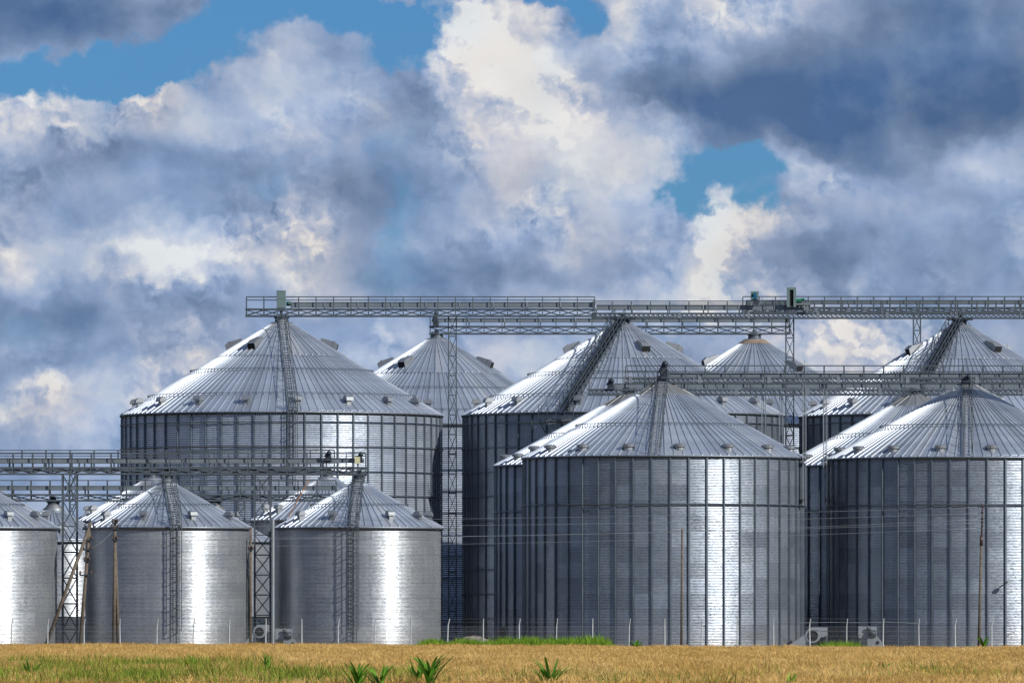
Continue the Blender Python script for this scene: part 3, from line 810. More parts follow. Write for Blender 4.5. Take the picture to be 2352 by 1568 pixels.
r = thing('conveyor_drive', 'blue green drive motor in a pale open box on the top bridge', 'drive unit', (X(1733, D), D - .9, Z(700, D)), 'conveyor drive heads')
link('backplate', MB().box(-.34, .34, .1, .16, .55, 1.15).box(-.36, -.32, -.2, .16, -.1, 1.15).mesh('backplate', 'mint head box paint'), r)
mb = MB(); cyl(mb, (0, -.1, .9), .16, .3, 'y'); cyl(mb, (0, 0, .62), .22, .3, 'y')
link('motor', mb.mesh('motor', 'teal motor paint'), r)
link('gearbox', MB().box(-.3, .3, -.15, .15, .28, .48).box(-.1, .35, -.15, .15, .0, .28).mesh('gearbox', 'dark painted steel'), r)
link('stand', MB().bar((-.3, 0, -.1), (-.3, 0, .5), .06).bar((.35, 0, .5), (.1, 0, -.1), .06).bar((.7, 0, .6), (.35, 0, -.1), .05).mesh('stand', 'pale galvanised steel'), r)

def dark_drive(label, px, py0, py1, D, sc=1., twin=False):
    h = Z(py0, D) - Z(py1, D)
    r = thing('conveyor_drive', label, 'drive unit', (X(px, D), D - .62, Z(py1, D)), 'conveyor drive heads')
    mb = MB().box(-.22 * sc, .22 * sc, -.15, .2, 0, h * .55)
    mb.tube([(-.18 * sc, 0, h * .25), (.12 * sc, 0, h * .9)], .2 * sc, 10)
    link('gearbox', mb.mesh('gearbox', 'dark painted steel'), r)
    mb = MB(); cyl(mb, (.08 * sc, -.1, h * .86), .18 * sc, .5, 'y', 16); cyl(mb, (.08 * sc, -.36, h * .86), .1 * sc, .06, 'y')
    link('motor', mb.mesh('motor', 'dark painted steel', True), r)
    link('flange', MB().box(-.34 * sc, .34 * sc, -.2, .25, -.05, .0).box(.2 * sc, .34 * sc, -.2, .2, 0, h * .35).mesh('flange', 'galvanised steel frame'), r)
    return r
dark_drive('tall dark drive unit on the peak of the central front silo', 1524, 831, 868, 600, 1.25)
dark_drive('dark drive unit at the left end of the darker zigzag bridge', 1402, 872, 892, 632, 1.1)
dark_drive('small black drive unit above the far rail of the lowest left bridge', 754, 1038, 1056, 600, 1.)
d_ = dark_drive('black drive unit with a cream cover at the right end of the lowest bridge', 827, 1040, 1062, 600, .9)
link('cream_cover', MB().box(-.38, .02, -.42, -.2, -.08, .42).mesh('cream_cover', 'cream cover paint'), d_, label='cream painted cover plate')
dark_drive('dark drive unit at the left end of the bridge over the rear silos', 1000, 716, 748, 741, 1.0)
dark_drive('dark spout drive over the peak of the right hand front silo', 2221, 864, 876, 600, 1.0)

# spouts from bridges down to the silo peaks, part of each silo
for s, ytop, D in ((siloC, 879, 600), (siloD, 879, 603), (siloB, 731, 700), (siloH, 732, 700), (siloE, 766, 741), (siloG, 766, 741), (siloS1, 1089, 600), (siloS2, 1089, 600),
                   (siloS3, 1089, 600), (siloT1, 1150, 626), (siloT2, 1150, 626), (siloC2, 906, 632), (siloD2, 906, 632)):
    zt = Z(ytop, D) + .35; za = s['apex'] - .3
    mb = MB().lathe([(.2, za), (.2, zt)], 10)
    big = D in (700,)
    k = 1.1 if big else .55
    mb.box(-k, k, -k * .8, k * .8, zt - .45, zt - .3)
    mb.lathe([(k * .8, zt - .3), (.25, zt - .9)], 8)
    link('spout', mb.mesh('spout', 'dark painted steel' if not s is siloG else 'pale galvanised steel'), s['root'])

# orange rusty stay leaning between the small silos
D = 612
thing('stay_rod', 'thin rust orange rod slanting up behind the second lattice tower', 'rod', (X(683, D), D, Z(1150, D)), None,
      MB().tube([(X(680, D) - X(683, D), 0, Z(1189, D) - Z(1150, D)) if False else (X(678, D) - X(683, D) - M(15, D), 0, Z(1186, D) - Z(1150, D)), (M(27, D), 0, Z(1100, D) - Z(1150, D))], .045, 6).mesh('stay_rod', 'rusty steel'))
# pale downpipe in the gap
D = 597
thing('downpipe', 'pale vertical duct beside the second lattice tower', 'pipe', (X(627, D), D, 0), None,
      MB().tube([(0, 0, 0), (0, 0, Z(1192, D))], .13, 10).box(-.2, .2, -.2, .2, 0, .5).mesh('downpipe', 'pale galvanised steel', False))

# ------------------------------------------------------------------ utility poles
def pole(label, D, base_px, top_px, y_top, r0, r1, strut=None, arms=(), mat='weathered pole wood', name='utility_pole', group='utility poles', upper=None):
    root = thing(name, label, 'utility pole', (X(base_px, D), D, 0), group)
    tx = X(top_px, D) - X(base_px, D); H = Z(y_top, D)
    link('shaft', MB().tube([(0, 0, 0), (tx, 0, H)], [r0 * .88, r1 * .88], 10).mesh('shaft', mat, True), root)
    for (bx, y, dy_) in (strut or []):
        link('strut', MB().tube([(X(bx, D) - X(base_px, D), dy_, 0), (tx * Z(y, D) / H, dy_ * .2 - .1, Z(y, D))], [r0 * .85, r1 * .9], 8).mesh('strut', mat, True), root)
    for (y, w_, up) in arms:
        z = Z(y, D); x = tx * z / H
        a = link('crossarm', MB().box(x - w_, x + w_, -r1 - .12, -r1, z - .05, z + .05).mesh('crossarm', 'dark painted steel'), root)
        mb = MB()
        for q in (-1, 1):
            cx_ = x + q * (w_ - .05)
            link('insulator', MB().tube([(cx_, -r1 - .06, z), (cx_, -r1 - .06, z + .12), (cx_, -r1 - .06, z + .3 * up)], [.03, .075, .055], 8).mesh('insulator', 'insulator ceramic', True), a)
    return root
pole('leaning wooden utility pole with a long slanting prop, left of the small silos', 584, 182, 207, 1198, .16, .13,
     strut=[(97, 1210, -.3)], arms=[(1212, .35, 1), (1240, .3, 1), (1262, .35, 1), (1288, .22, 1), (1320, .45, 1)])
pole('wooden utility pole with two close legs in front of the ladder silo', 584, 261, 264.5, 1192, .17, .12, strut=[(272, 1230, .35)], arms=[(1200, .22, 1), (1214, .28, 1), (1240, .22, 1)])
pole('slim wooden pole at the right edge of the ladder silo', 584, 575, 576, 1210, .13, .11, arms=[(1262, .18, 1)])
pole('bare brown wooden post without arms standing in front of the central silo', 560, 1565, 1567, 1212, .11, .085, name='utility_pole', mat='weathered pole wood')
p5 = pole('tall utility pole with a thin dark top before the right hand front silo', 560, 2248, 2254, 1240, .13, .1)
D = 560
mb = MB(); x_ = X(2254, D) - X(2248, D); x2 = X(2257, D) - X(2248, D)
mb.tube([(x_, 0, Z(1252, D)), (x2, 0, Z(1156, D))], [.07, .035], 8)
link('steel_top', mb.mesh('steel_top', 'insulator ceramic', True), p5)
mb = MB()
for y in (1164, 1178, 1192, 1200, 1208):
    link('insulator', MB().tube([(x2 - .05, -.08, Z(y, D)), (x2 - .02, -.1, Z(y, D) + .22)], [.09, .05], 8).mesh('insulator', 'insulator ceramic', True), p5)
mb.tube([(x_, -.03, Z(1252, D)), (x_, -.03, Z(1228, D))], .12, 10)
link('collar', mb.mesh('collar', 'insulator ceramic', True), p5)
# lamp on the right silo wall
al = asin((2290 - 2221) / 318.)
l_ = MB().bar((0, -siloD['R'] - .05, Z(1338, 594)), (0, -siloD['R'] - .9, Z(1336, 594)), .06).box(-.15, .15, -siloD['R'] - 1.1, -siloD['R'] - .8, Z(1340, 594), Z(1334, 594))
link('wall_lamp', l_.mesh('wall_lamp', 'pale galvanised steel'), siloD['root'], rz=al)

# wires
def wire(label, pts, r=.012):
    (xa, ya, Da), (xb, yb, Db), sag = pts
    A_ = Vector((X(xa, Da), Da, Z(ya, Da))); B_ = Vector((X(xb, Db), Db, Z(yb, Db)))
    P = []
    for i in range(25):
        t_ = i / 24; p = A_.lerp(B_, t_); p.z -= sag * 4 * t_ * (1 - t_); P.append(p - A_)
    thing('power_line', label, 'power line', A_, 'overhead power lines', MB().tube(P, r, 5).mesh('power_line', 'wire metal', True))
for i, (lab, ya, yb) in enumerate((('topmost overhead wire sagging before the silo walls', 1204, 1164), ('second overhead wire from the top across the dark walls', 1214, 1178),
        ('third overhead wire from the top across the dark walls', 1240, 1192), ('fourth overhead wire from the top, second from the bottom', 1248, 1200), ('lowest overhead wire sagging before the silo walls', 1262, 1212))):
    wire(lab, ((264, ya - 8, 584), (2256, yb, 560), .25 + .12 * (i % 3)), .010)
wire('short overhead wire between the leaning pole and the twin leg pole, upper', ((207, 1212, 584), (264, 1200, 584), .1))
wire('short overhead wire between the leaning pole and the twin leg pole, lower', ((205, 1262, 584), (264, 1214, 584), .15))
wire('overhead wire running from the right hand pole out of the right edge', ((2256, 1164, 560), (2420, 1150, 540), .1))

# ------------------------------------------------------------------ fence
D = 582
fx = [26 + 83.4 * k for k in range(28)]
fence = thing('chain_link_fence', 'thin wire mesh fence on pale concrete posts along the silo yard', 'fence', (X(fx[0], D), D, 0))
pm = MB().tube([(0, 0, 0), (0, 0, 2.25)], [.06, .045], 6).tube([(0, 0, 2.2), (.06, -.12, 2.72)], [.045, .04], 6).mesh('post', 'pale fence post')
bay = M(83.4, D)
mb = MB()
for z in (.75, 1.1, 1.45, 1.8, 2.14): mb.box(0, bay, -.005, .005, z - .006, z + .006)
nn = 24
for i in range(-8, nn):
    for sgn in (1, -1):
        xa = i * bay / nn * 1.0; ln = 2.1
        x0 = xa; x1 = xa + ln
        if sgn < 0: x0, x1 = x1, x0
        z0, z1 = .04, 2.14
        # clip to the bay
        t0, t1 = 0., 1.
        for lim, side in ((0, 0), (bay, 1)):
            d0, d1 = x0 - lim, x1 - lim
            if side: d0, d1 = -d0, -d1
            if d0 < 0 and d1 < 0: t0 = 2
            elif d0 < 0: t0 = max(t0, d0 / (d0 - d1))
            elif d1 < 0: t1 = min(t1, d0 / (d0 - d1))
        if t0 < t1:
            mb.bar((x0 + (x1 - x0) * t0, 0, z0 + (z1 - z0) * t0), (x0 + (x1 - x0) * t1, 0, z0 + (z1 - z0) * t1), .004)
mm = mb.mesh('mesh_panel', 'fence wire')
bw = MB().bar((.03, -.06, 2.45), (bay + .03, -.06, 2.45), .008).bar((.06, -.12, 2.7), (bay + .06, -.12, 2.7), .008).mesh('barbed_wire', 'fence wire')
for i, q in enumerate(fx):
    o = link('post', pm, fence, (X(q, D) - X(fx[0], D), 0, 0)); o.rotation_euler = (R_.uniform(-.02, .02), R_.uniform(-.02, .03), R_.uniform(-.5, .5))
    if i < len(fx) - 1:
        link('mesh_panel', mm, fence, (X(q, D) - X(fx[0], D), 0, 0)); link('barbed_wire', bw, fence, (X(q, D) - X(fx[0], D), 0, 0))

# ------------------------------------------------------------------ aeration fans
def fan(label, px, py, D, rpx, left=True, W=1.3, rot=0):
    rr = M(rpx, D); z = Z(py, D)
    root = thing('aeration_fan', label, 'fan', (X(px, D), D, 0), 'aeration fans at the foot of the silos')
    root.rotation_euler = (0, 0, rot)
    mb = MB()
    # spiral housing
    prof = [(cos(a) * rr * (1.35 + .35 * max(0, cos(a - .6))), z + sin(a) * rr * (1.35 + .2 * max(0, sin(a)))) for a in np.linspace(0, 2 * pi, 20, endpoint=False)]
    b = len(mb.v)
    for y in (-.25, .45): mb.v += [(x, y, zz_) for x, zz_ in prof]
    n = len(prof)
    for i in range(n):
        k = (i + 1) % n; mb.f.append((b + i, b + k, b + n + k, b + n + i))
    mb.f.append(tuple(b + i for i in range(n))); mb.f.append(tuple(b + n + i for i in range(n))[::-1])
    mb.box(.1, W * .8, -.2, .4, z - .1, z + rr * 1.55)
    link('housing', mb.mesh('housing', 'pale galvanised steel'), root)
    mb = MB()
    for a in np.linspace(0, 2 * pi, 18, endpoint=False):
        a2 = a + 2 * pi / 18
        b = len(mb.v)
        for q in (a, a2):
            mb.v += [(cos(q) * rr * 1.02, -.28, z + sin(q) * rr * 1.02), (cos(q) * rr * .9, -.34, z + sin(q) * rr * .9)]
        mb.f.append((b, b + 2, b + 3, b + 1))
    cyl(mb, (0, -.27, z), rr * .9, .02, 'y', 20)
    inlet = link('inlet', mb.mesh('inlet', 'black opening'), root)
    mb = MB()
    for k in range(8):
        a = k * pi / 4
        mb.bar((cos(a) * .05, -.30, z + sin(a) * .05), (cos(a) * rr * .86, -.30, z + sin(a) * rr * .86), .03)
    cyl(mb, (0, -.32, z), rr * .22, .08, 'y', 12)
    link('impeller', mb.mesh('impeller', 'dark painted steel'), root)
    # sloping transition duct
    s = -1 if left else 1
    mb = MB(); b = 0
    x1, x2 = s * rr * .9, s * (rr * .9 + W)
    mb.v += [(x1, -.2, .1), (x2, -.2, .1), (x2, -.2, .75), (x1, -.2, z + rr * .6), (x1, .4, .1), (x2, .4, .1), (x2, .4, .75), (x1, .4, z + rr * .6)]
    for q in ((0, 1, 2, 3), (7, 6, 5, 4), (3, 2, 6, 7), (1, 5, 6, 2), (0, 3, 7, 4)): mb.f.append(q)
    link('transition_duct', mb.mesh('transition_duct', 'pale galvanised steel'), root)
    link('base_frame', MB().box(-rr * 1.3, W, -.3, .45, 0, .12).box(-rr, -rr + .1, -.3, .4, .1, z - rr).box(W * .7, W * .8, -.3, .4, .1, z).mesh('base_frame', 'galvanised steel frame'), root)
    return root
fan('round dark mouthed fan at the foot of the second lattice tower', 596, 1450, 590, 10.5, True, .9)
fan('fan with big dark round mouth in the gap beside the central front silo', 1866, 1459, 594, 12.5, True, 1.4)
def fan_side(label, px, D, sc=1.0):
    root = thing('aeration_fan', label, 'fan', (X(px, D), D, 0), 'aeration fans at the foot of the silos')
    link('housing', MB().box(-.85 * sc, .5 * sc, -.25, .4, 1.3 * sc, 2.15 * sc).box(-.86 * sc, -.5 * sc, -.27, .4, 1.5 * sc, 2.17 * sc).box(-.2 * sc, -.08 * sc, -.3, .42, 1.3 * sc, 2.18 * sc).mesh('housing', 'pale galvanised steel'), root)
    mb = MB(); cyl(mb, (.15 * sc, -.42, 1.62 * sc), .26 * sc, .55, 'x', 14); cyl(mb, (-.1 * sc, -.45, 1.95 * sc), .13 * sc, .3, 'x', 10)
    link('motor', mb.mesh('motor', 'dark painted steel', True), root)
    mb = MB(); v = [(-.2, -.35, .1), (1.2, -.35, .1), (1.1, -.35, .75), (.55, -.35, 1.4), (-.2, -.35, 1.4)]
    mb.v = [(x * sc, y, z * sc) for x, y, z in v] + [(x * sc, .4, z * sc) for x, y, z in v]
    mb.f = [(0, 1, 2, 3, 4), (9, 8, 7, 6, 5), (0, 4, 9, 5), (4, 3, 8, 9), (3, 2, 7, 8), (2, 1, 6, 7)]
    link('outlet_duct', mb.mesh('outlet_duct', 'pale galvanised steel'), root)
    mb = MB(); cyl(mb, (.55 * sc, -.36, .95 * sc), .14 * sc, .04, 'y', 14)
    link('port', mb.mesh('port', 'black opening'), root)
    link('base_frame', MB().box(-.8 * sc, 1.1 * sc, -.3, .4, 0, .12).box(-.75 * sc, -.65 * sc, -.2, .3, .1, 1.3 * sc).mesh('base_frame', 'galvanised steel frame'), root)
fan_side('boxy pale fan with a dark motor at the foot of the right hand silo', 1998, 592, 1.0)
fan_side('boxy pale fan just right of the second lattice tower, against the small silo', 657, 590, .92)
D = 593
thing('pipe_run', 'thin pale horizontal pipe above the fans between the front silos', 'pipe', (X(1970, D), D, Z(1429, D)), None,
      MB().tube([(-4.4, 0, -.02), (-2, 0, .03), (0, 0, 0), (2.2, 0, .04), (4.4, 0, -.06)], .02, 6).mesh('pipe_run', 'pale galvanised steel'))

# dark shed door at gap, rubble pile
D = 600
mb = MB(); rr = random.Random(5)
def rock(mb, c, s):
    b = len(mb.v); n = 7
    rows = []
    for i, (k, zz_) in enumerate(((.55, -.5), (1, -.1), (.85, .35), (.3, .62))):
        rows.append([(c[0] + cos(2 * pi * j / n + i) * s * k * rr.uniform(.75, 1.25), c[1] + sin(2 * pi * j / n + i) * s * k, c[2] + zz_ * s * rr.uniform(.7, 1.2)) for j in range(n)])
    mb.quad_strip(rows, True); mb.f.append(tuple(len(mb.v) - n + j for j in range(n)))
root = thing('rubble_pile', 'heap of grey stones behind the bright grass strip', 'rubble pile', (X(1088, D), D - 6, 0))
mb = MB()
rows = []
for i, (k, zz_) in enumerate(((1, 0), (.85, .5), (.62, 1.0), (.3, 1.32), (.02, 1.4))):
    rows.append([(cos(2 * pi * j / 18) * 1.9 * k * rr.uniform(.85, 1.15), sin(2 * pi * j / 18) * 1.2 * k, zz_ * rr.uniform(.9, 1.08)) for j in range(18)])
mb.quad_strip(rows, True)
link('heap', mb.mesh('heap', 'rubble stone'), root)
for i in range(60):
    a = rr.uniform(0, 2 * pi); k = sqrt(rr.random())
    mb = MB(); rock(mb, (cos(a) * 1.8 * k, sin(a) * 1.1 * k - .1, max(.1, 1.4 * (1 - k ** 1.4))), rr.uniform(.12, .26))
    link('stone', mb.mesh('stone', 'rubble stone'), root)

# ------------------------------------------------------------------ plants
def set_tone(me, tones):
    a = me.attributes.new('tone', 'FLOAT', 'POINT'); a.data.foreach_set('value', tones)
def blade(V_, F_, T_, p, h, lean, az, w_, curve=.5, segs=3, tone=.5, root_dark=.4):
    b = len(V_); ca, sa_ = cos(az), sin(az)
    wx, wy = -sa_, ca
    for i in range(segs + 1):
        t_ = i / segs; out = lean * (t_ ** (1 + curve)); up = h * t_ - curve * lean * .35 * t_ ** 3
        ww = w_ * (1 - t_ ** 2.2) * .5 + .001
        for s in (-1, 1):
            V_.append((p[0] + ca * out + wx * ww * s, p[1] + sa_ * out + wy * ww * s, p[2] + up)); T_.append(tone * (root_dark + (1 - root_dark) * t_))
    for i in range(segs):
        F_.append((b + 2 * i, b + 2 * i + 1, b + 2 * i + 3, b + 2 * i + 2))
def wheat_clump(seed, n=46, rad=.42):
    r = random.Random(seed); V_, F_, T_ = [], [], []
    for _ in range(n):
        a = r.uniform(0, 2 * pi); q = rad * sqrt(r.random()); p = (cos(a) * q, sin(a) * q)
        h = r.gauss(.66, .055); az = r.uniform(0, 2 * pi); ln = abs(r.gauss(.09, .06)); tone = r.uniform(.3, .9)
        tip = Vector((p[0] + cos(az) * ln, p[1] + sin(az) * ln, h))
        # straw
        b = len(V_); s = .006
        for (e, zz_) in ((p, 0.25), (tip, h)):
            for k in range(3):
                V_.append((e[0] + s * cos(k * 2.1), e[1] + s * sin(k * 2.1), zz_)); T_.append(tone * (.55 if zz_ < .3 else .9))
        for k in range(3): F_.append((b + k, b + (k + 1) % 3, b + 3 + (k + 1) % 3, b + 3 + k))
        # ear, nodding
        d = Vector((cos(az) * r.uniform(.2, 1.3), sin(az) * r.uniform(.2, 1.3), r.uniform(.2, 1.0))).normalized()
        L = r.uniform(.09, .14); side = d.cross(Vector((0, 0, 1))).normalized() * .014; upv = side.cross(d).normalized() * .014
        b = len(V_); m_ = tip + d * L * .5; e_ = tip + d * L
        for v in (tip, m_ + side, m_ + upv, m_ - side, m_ - upv, e_): V_.append(tuple(v)); T_.append(min(1, tone * 1.15))
        for f in ((0, 1, 2), (0, 2, 3), (0, 3, 4), (0, 4, 1), (5, 2, 1), (5, 3, 2), (5, 4, 3), (5, 1, 4)): F_.append(tuple(b + i for i in f))
        # awns
        for _k in range(2):
            b = len(V_); dd = (d + Vector((r.uniform(-.35, .35), r.uniform(-.35, .35), r.uniform(-.1, .4)))).normalized()
            q2 = m_ + dd * r.uniform(.14, .2)
            for v in (m_ + side * .35, m_ - side * .35, q2): V_.append(tuple(v)); T_.append(min(1, tone * 1.3))
            F_.append((b, b + 1, b + 2))
        if r.random() < .35: blade(V_, F_, T_, (p[0], p[1], .3), r.uniform(.1, .32), r.uniform(.1, .28), r.uniform(0, 2 * pi), .018, .8, 3, tone, .8)
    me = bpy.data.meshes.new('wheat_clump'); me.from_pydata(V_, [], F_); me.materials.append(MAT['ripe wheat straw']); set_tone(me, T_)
    return me
def grass_clump(seed, mat, n=26, h0=.8, rad=.3, w_=.02):
    r = random.Random(seed); V_, F_, T_ = [], [], []
    for _ in range(n):
        a = r.uniform(0, 2 * pi); q = rad * sqrt(r.random())
        blade(V_, F_, T_, (cos(a) * q, sin(a) * q, 0), h0 * r.uniform(.6, 1.1), h0 * r.uniform(.1, .6), r.uniform(0, 2 * pi), w_ * r.uniform(.7, 1.4), .7, 4, r.uniform(.3, 1), .45)
    me = bpy.data.meshes.new('grass_clump'); me.from_pydata(V_, [], F_); me.materials.append(MAT[mat]); set_tone(me, T_)
    return me
def scatter(name, pts, scales, meshes, label=None, flat=.0):
    """one object: a cloud of points that carries instances of the clumps"""
    coll = bpy.data.collections.new(name + '_clumps')
    for i, me in enumerate(meshes):
        o = bpy.data.objects.new(name + '_clump', me); coll.objects.link(o)
    me = bpy.data.meshes.new(name); me.vertices.add(len(pts)); me.vertices.foreach_set('co', np.asarray(pts, dtype=np.float32).ravel())
    a = me.attributes.new('size', 'FLOAT', 'POINT'); a.data.foreach_set('value', np.asarray(scales, dtype=np.float32))
    o = link(name, me, kind='stuff')
    if label: o['label'] = label
    ng = bpy.data.node_groups.new(name, 'GeometryNodeTree')
    ng.interface.new_socket('Geometry', in_out='INPUT', socket_type='NodeSocketGeometry')
    ng.interface.new_socket('Geometry', in_out='OUTPUT', socket_type='NodeSocketGeometry')
    gi = ng.nodes.new('NodeGroupInput'); go = ng.nodes.new('NodeGroupOutput')
    ci = ng.nodes.new('GeometryNodeCollectionInfo'); ci.inputs['Collection'].default_value = coll
    ci.inputs['Separate Children'].default_value = True; ci.inputs['Reset Children'].default_value = True
    ip = ng.nodes.new('GeometryNodeInstanceOnPoints'); ip.inputs['Pick Instance'].default_value = True
    ri = ng.nodes.new('FunctionNodeRandomValue'); ri.data_type = 'INT'; ri.inputs[4].default_value = 0; ri.inputs[5].default_value = len(meshes) - 1
    rv = ng.nodes.new('FunctionNodeRandomValue'); rv.data_type = 'FLOAT_VECTOR'
    rv.inputs[0].default_value = (-flat, -flat, 0); rv.inputs[1].default_value = (flat, flat, 6.283)
    na = ng.nodes.new('GeometryNodeInputNamedAttribute'); na.data_type = 'FLOAT'; na.inputs[0].default_value = 'size'
    L_ = ng.links.new
    L_(gi.outputs[0], ip.inputs['Points']); L_(ci.outputs[0], ip.inputs['Instance'])
    L_(ri.outputs[2], ip.inputs['Instance Index']); L_(rv.outputs[0], ip.inputs['Rotation'])
    L_(na.outputs[0], ip.inputs['Scale']); L_(ip.outputs[0], go.inputs[0])
    md = o.modifiers.new('scatter', 'NODES'); md.node_group = ng
    return o

rs = np.random.RandomState(3)
def far_edge(px):      # the far edge of the wheat, metres from the camera
    return np.interp(px, [-400, 900, 1250, 1500, 2800], [578, 576, 550, 520, 505])
def vn(x, y, s, seed):  # cheap smooth value noise
    g_ = np.random.RandomState(seed).rand(64, 64); x = x / s; y = y / s
    xi = np.floor(x).astype(int); yi = np.floor(y).astype(int); fx_ = x - xi; fy_ = y - yi
    fx_ = fx_ * fx_ * (3 - 2 * fx_); fy_ = fy_ * fy_ * (3 - 2 * fy_)
    g00 = g_[xi % 64, yi % 64]; g10 = g_[(xi + 1) % 64, yi % 64]; g01 = g_[xi % 64, (yi + 1) % 64]; g11 = g_[(xi + 1) % 64, (yi + 1) % 64]
    return (g00 * (1 - fx_) + g10 * fx_) * (1 - fy_) + (g01 * (1 - fx_) + g11 * fx_) * fy_
def field_points(n, d0=200, d1=650, dens_pow=1.0):
    u = rs.rand(n); Dd = d0 * (d1 / d0) ** (u ** dens_pow)
    px = rs.uniform(-250, 2600, n); return px, Dd
def greenness(px, Dd):
    py = HY + 1.5 * F / Dd
    def bl(cx, cy, rx, ry): return np.clip(1 - ((px - cx) / rx) ** 2 - ((py - cy) / ry) ** 2, 0, 1)
    g_ = .75 * bl(380, 1527, 330, 13) + .9 * bl(100, 1560, 420, 22) + .9 * bl(480, 1556, 320, 22) + .55 * bl(140, 1530, 240, 22) + .5 * bl(800, 1552, 250, 14) + .8 * bl(780, 1568, 300, 12) \
        + .3 * bl(1300, 1560, 400, 12) + .15 * bl(2100, 1548, 500, 20) + .25 * bl(1550, 1565, 300, 10)
    return g_ * np.clip(2.6 * vn(px, py * 8, 26, 4) * vn(px, py * 3, 60, 14) + .5 * vn(px, py * 5, 9, 8) - .12, 0, 1) * 1.2
px, Dd = field_points(62000)
xw = (px - CX) / F * Dd
ok = Dd < far_edge(px)
gr = greenness(px, Dd)
rnd = rs.rand(len(px))
und = vn(xw, Dd * .25, 3.5, 9) * .16 + vn(xw, Dd, 1.2, 2) * .12 - .14
sel = ok & (rnd > gr * .85)
pts = np.stack([xw, Dd, und], 1)[sel]
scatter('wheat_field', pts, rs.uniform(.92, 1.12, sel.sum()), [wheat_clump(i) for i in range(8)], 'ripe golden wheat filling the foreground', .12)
selg = ok & (rnd < gr * .9)
pts = np.stack([xw, Dd, und * .5], 1)[selg]
scatter('green_weeds', pts, rs.uniform(.6, 1.3, selg.sum()) , [grass_clump(30 + i, 'weed grass green', 34, .95, .34, .032) for i in range(5)], 'green grass growing through the wheat at lower left', .1)
# stray dark seed heads and weeds over the whole field
sel3 = ok & (rs.rand(len(px)) < .012)
pts = np.stack([xw, Dd, und * 0], 1)[sel3]
scatter('stray_weeds', pts, rs.uniform(.9, 1.15, sel3.sum()), [grass_clump(60 + i, 'weed grass green', 5, .95, .1, .028) for i in range(4)], 'odd green weeds poking out of the wheat', .1)
# canopy underlayer: stubble-tone sheet just below the ears
qs = np.linspace(-500, 2850, 40); mb = MB()
mb.quad_strip([[((q - CX) / F * d, d, .46) for q in qs] for d in (60, 200, 300, 400, 480)] + [[((q - CX) / F * (far_edge(q) - .5), far_edge(q) - .5, .46) for q in qs]])
link('wheat_understory', mb.mesh('wheat_understory', 'wheat canopy underlayer'), kind='stuff', label='dense straw below the wheat ears')

# bright verge grass
def strip(name, spans, label, n, hmul):
    P, S_ = [], []
    for (a, b_, D0, D1, hh) in spans:
        k = int(n * (b_ - a) / 100)
        q = rs.uniform(a, b_, k); d = rs.uniform(D0, D1, k)
        edge_ = np.clip(np.minimum(q - a, b_ - q) / 50, .25, 1)
        P.append(np.stack([(q - CX) / F * d, d, np.zeros(k)], 1)); S_.append(hh * edge_ * (.65 + .5 * vn(q, d, 14, 5)) * rs.uniform(.8, 1.1, k))
    scatter(name, np.concatenate(P), np.concatenate(S_) * hmul, [grass_clump(90 + i, 'bright verge grass', 34, .9, .35, .035) for i in range(5)], label, .1)
strip('verge_grass', [(930, 1240, 556, 578, 1.4), (1100, 1440, 540, 575, 1.55), (1400, 1560, 524, 545, .95), (1850, 2010, 510, 560, 1.25), (1875, 1950, 540, 552, 1.55), (2175, 2290, 508, 530, 1.15), (1600, 1850, 506, 540, .8), (2010, 2180, 506, 530, .8), (300, 560, 560, 578, .85), (640, 960, 555, 576, .88), (-50, 280, 560, 578, .84)],
      'bright green grass along the edge of the silo yard', 330, 1.0)

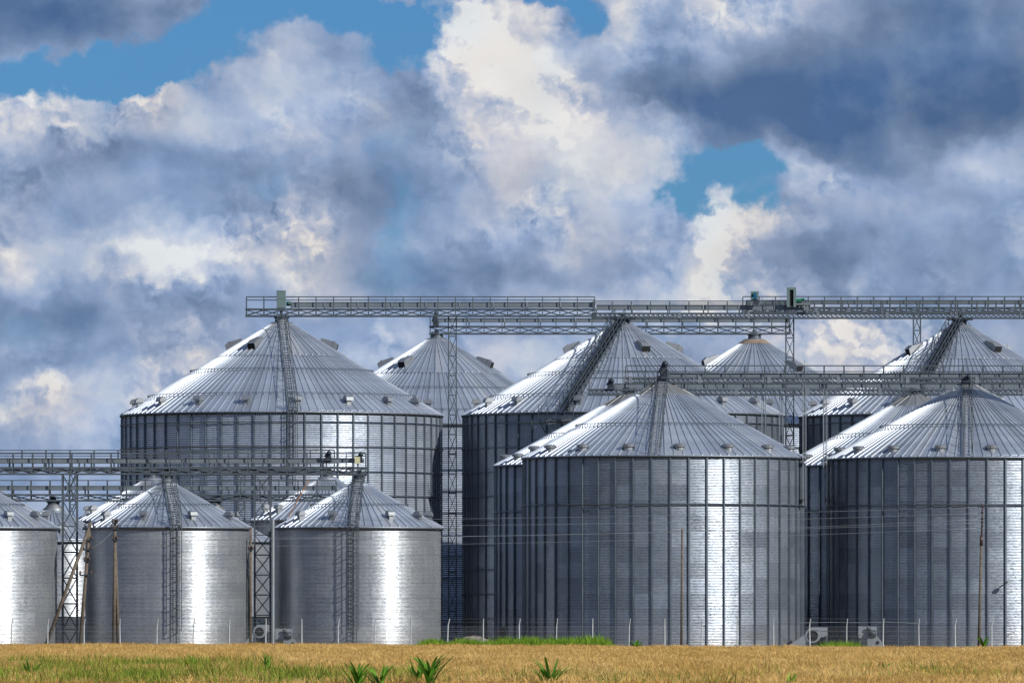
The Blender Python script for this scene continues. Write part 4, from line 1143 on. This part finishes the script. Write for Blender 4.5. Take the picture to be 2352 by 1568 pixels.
def corn(label, px, D, h, seed, leaves=9, spread=.45, wl=.085, tilt=None):
    h *= 1.16; wl *= .95; leaves += 8
    r = random.Random(seed)
    root = thing('corn_plant', label, 'corn plant', (X(px, D), D, 0), 'volunteer corn plants in the wheat')
    link('stalk', MB().tube([(0, 0, 0), (0, 0, h * .72)], [.018, .010], 6).mesh('stalk', 'corn leaf green', True), root)
    for i in range(leaves):
        az = (0 if i % 2 else pi) + r.uniform(-1.2, 1.2)
        z0 = h * r.uniform(.30, .62); L = spread * r.uniform(.2, 1.3); up = h * r.uniform(.78, 1.03) - z0; L = min(L, up * .75)
        if tilt is not None and i == leaves - 2: az = tilt; up = h * .88 - z0; L = up * 1.05
        V_, F_, T_ = [], [], []
        b = 0; ca, sa_ = cos(az), sin(az); segs = 9; tone = r.uniform(.45, 1)
        for k in range(segs + 1):
            t_ = k / segs; out = L * t_ ** 1.25; uz = up * (t_ ** .9) - L * .18 * t_ ** 3
            ww = wl * .5 * (sin(pi * min(1, t_ * .86 + .14)) ** .6) + .002
            if k == segs: ww = .002
            for s, dzv in ((-1, .35), (0, 0), (1, .35)):
                V_.append((ca * out - sa_ * ww * s, sa_ * out + ca * ww * s, z0 + uz + ww * dzv)); T_.append(tone)
        for k in range(segs):
            for j in range(2): F_.append((3 * k + j, 3 * k + j + 1, 3 * k + j + 4, 3 * k + j + 3))
        me = bpy.data.meshes.new('leaf'); me.from_pydata(V_, [], F_); me.materials.append(MAT['corn leaf green']); set_tone(me, T_)
        me.polygons.foreach_set('use_smooth', [True] * len(me.polygons))
        link('leaf', me, root)
    return root
corn('largest corn plant at the bottom of the photo, with a long leaf pointing right', 988, 200, 1.46, 1, 22, .7, .085, 0.0)
corn('corn plant just left of the largest one, touching it', 957, 203, 1.24, 2, 10, .4, .07)
corn('single blade corn plant left of the tallest cluster at the bottom edge', 822, 200, 1.22, 3, 9, .45, .07)
corn('low corn plant between the single blade one and the largest one', 874, 200, 1.2, 4, 13, .6, .07)
corn('corn plant right of the largest one, with a leaf leaning to the right', 1262, 201, 1.3, 5, 16, .6, .085, 0.1)
corn('small corn tip between the two big corn plants at the bottom edge', 1180, 202, 1.0, 6, 6, .3, .05)
corn('corn plant in the green patch at far left', 70, 225, 1.22, 7, 5, .36, .085, pi)
corn('lone corn blade at the right end of the green patch', 612, 245, 1.3, 8, 3, .25, .07)
corn('corn sprout in the wheat below the caged ladder silo', 442, 290, 1.12, 9, 3, .3, .08)
corn('corn sprout standing alone in the wheat below the right fans', 2032, 250, .98, 10, 4, .25, .085)
corn('small corn tip at the bottom edge below the right fans', 1816, 202, 1.0, 11, 4, .2, .06)
corn('dark leafy corn bush at the far field edge below the central silo', 1460, 512, 1.15, 12, 9, .75, .2)
corn('dark leafy corn bush at the foot of the right hand utility pole', 2258, 506, 1.35, 13, 9, .5, .2)
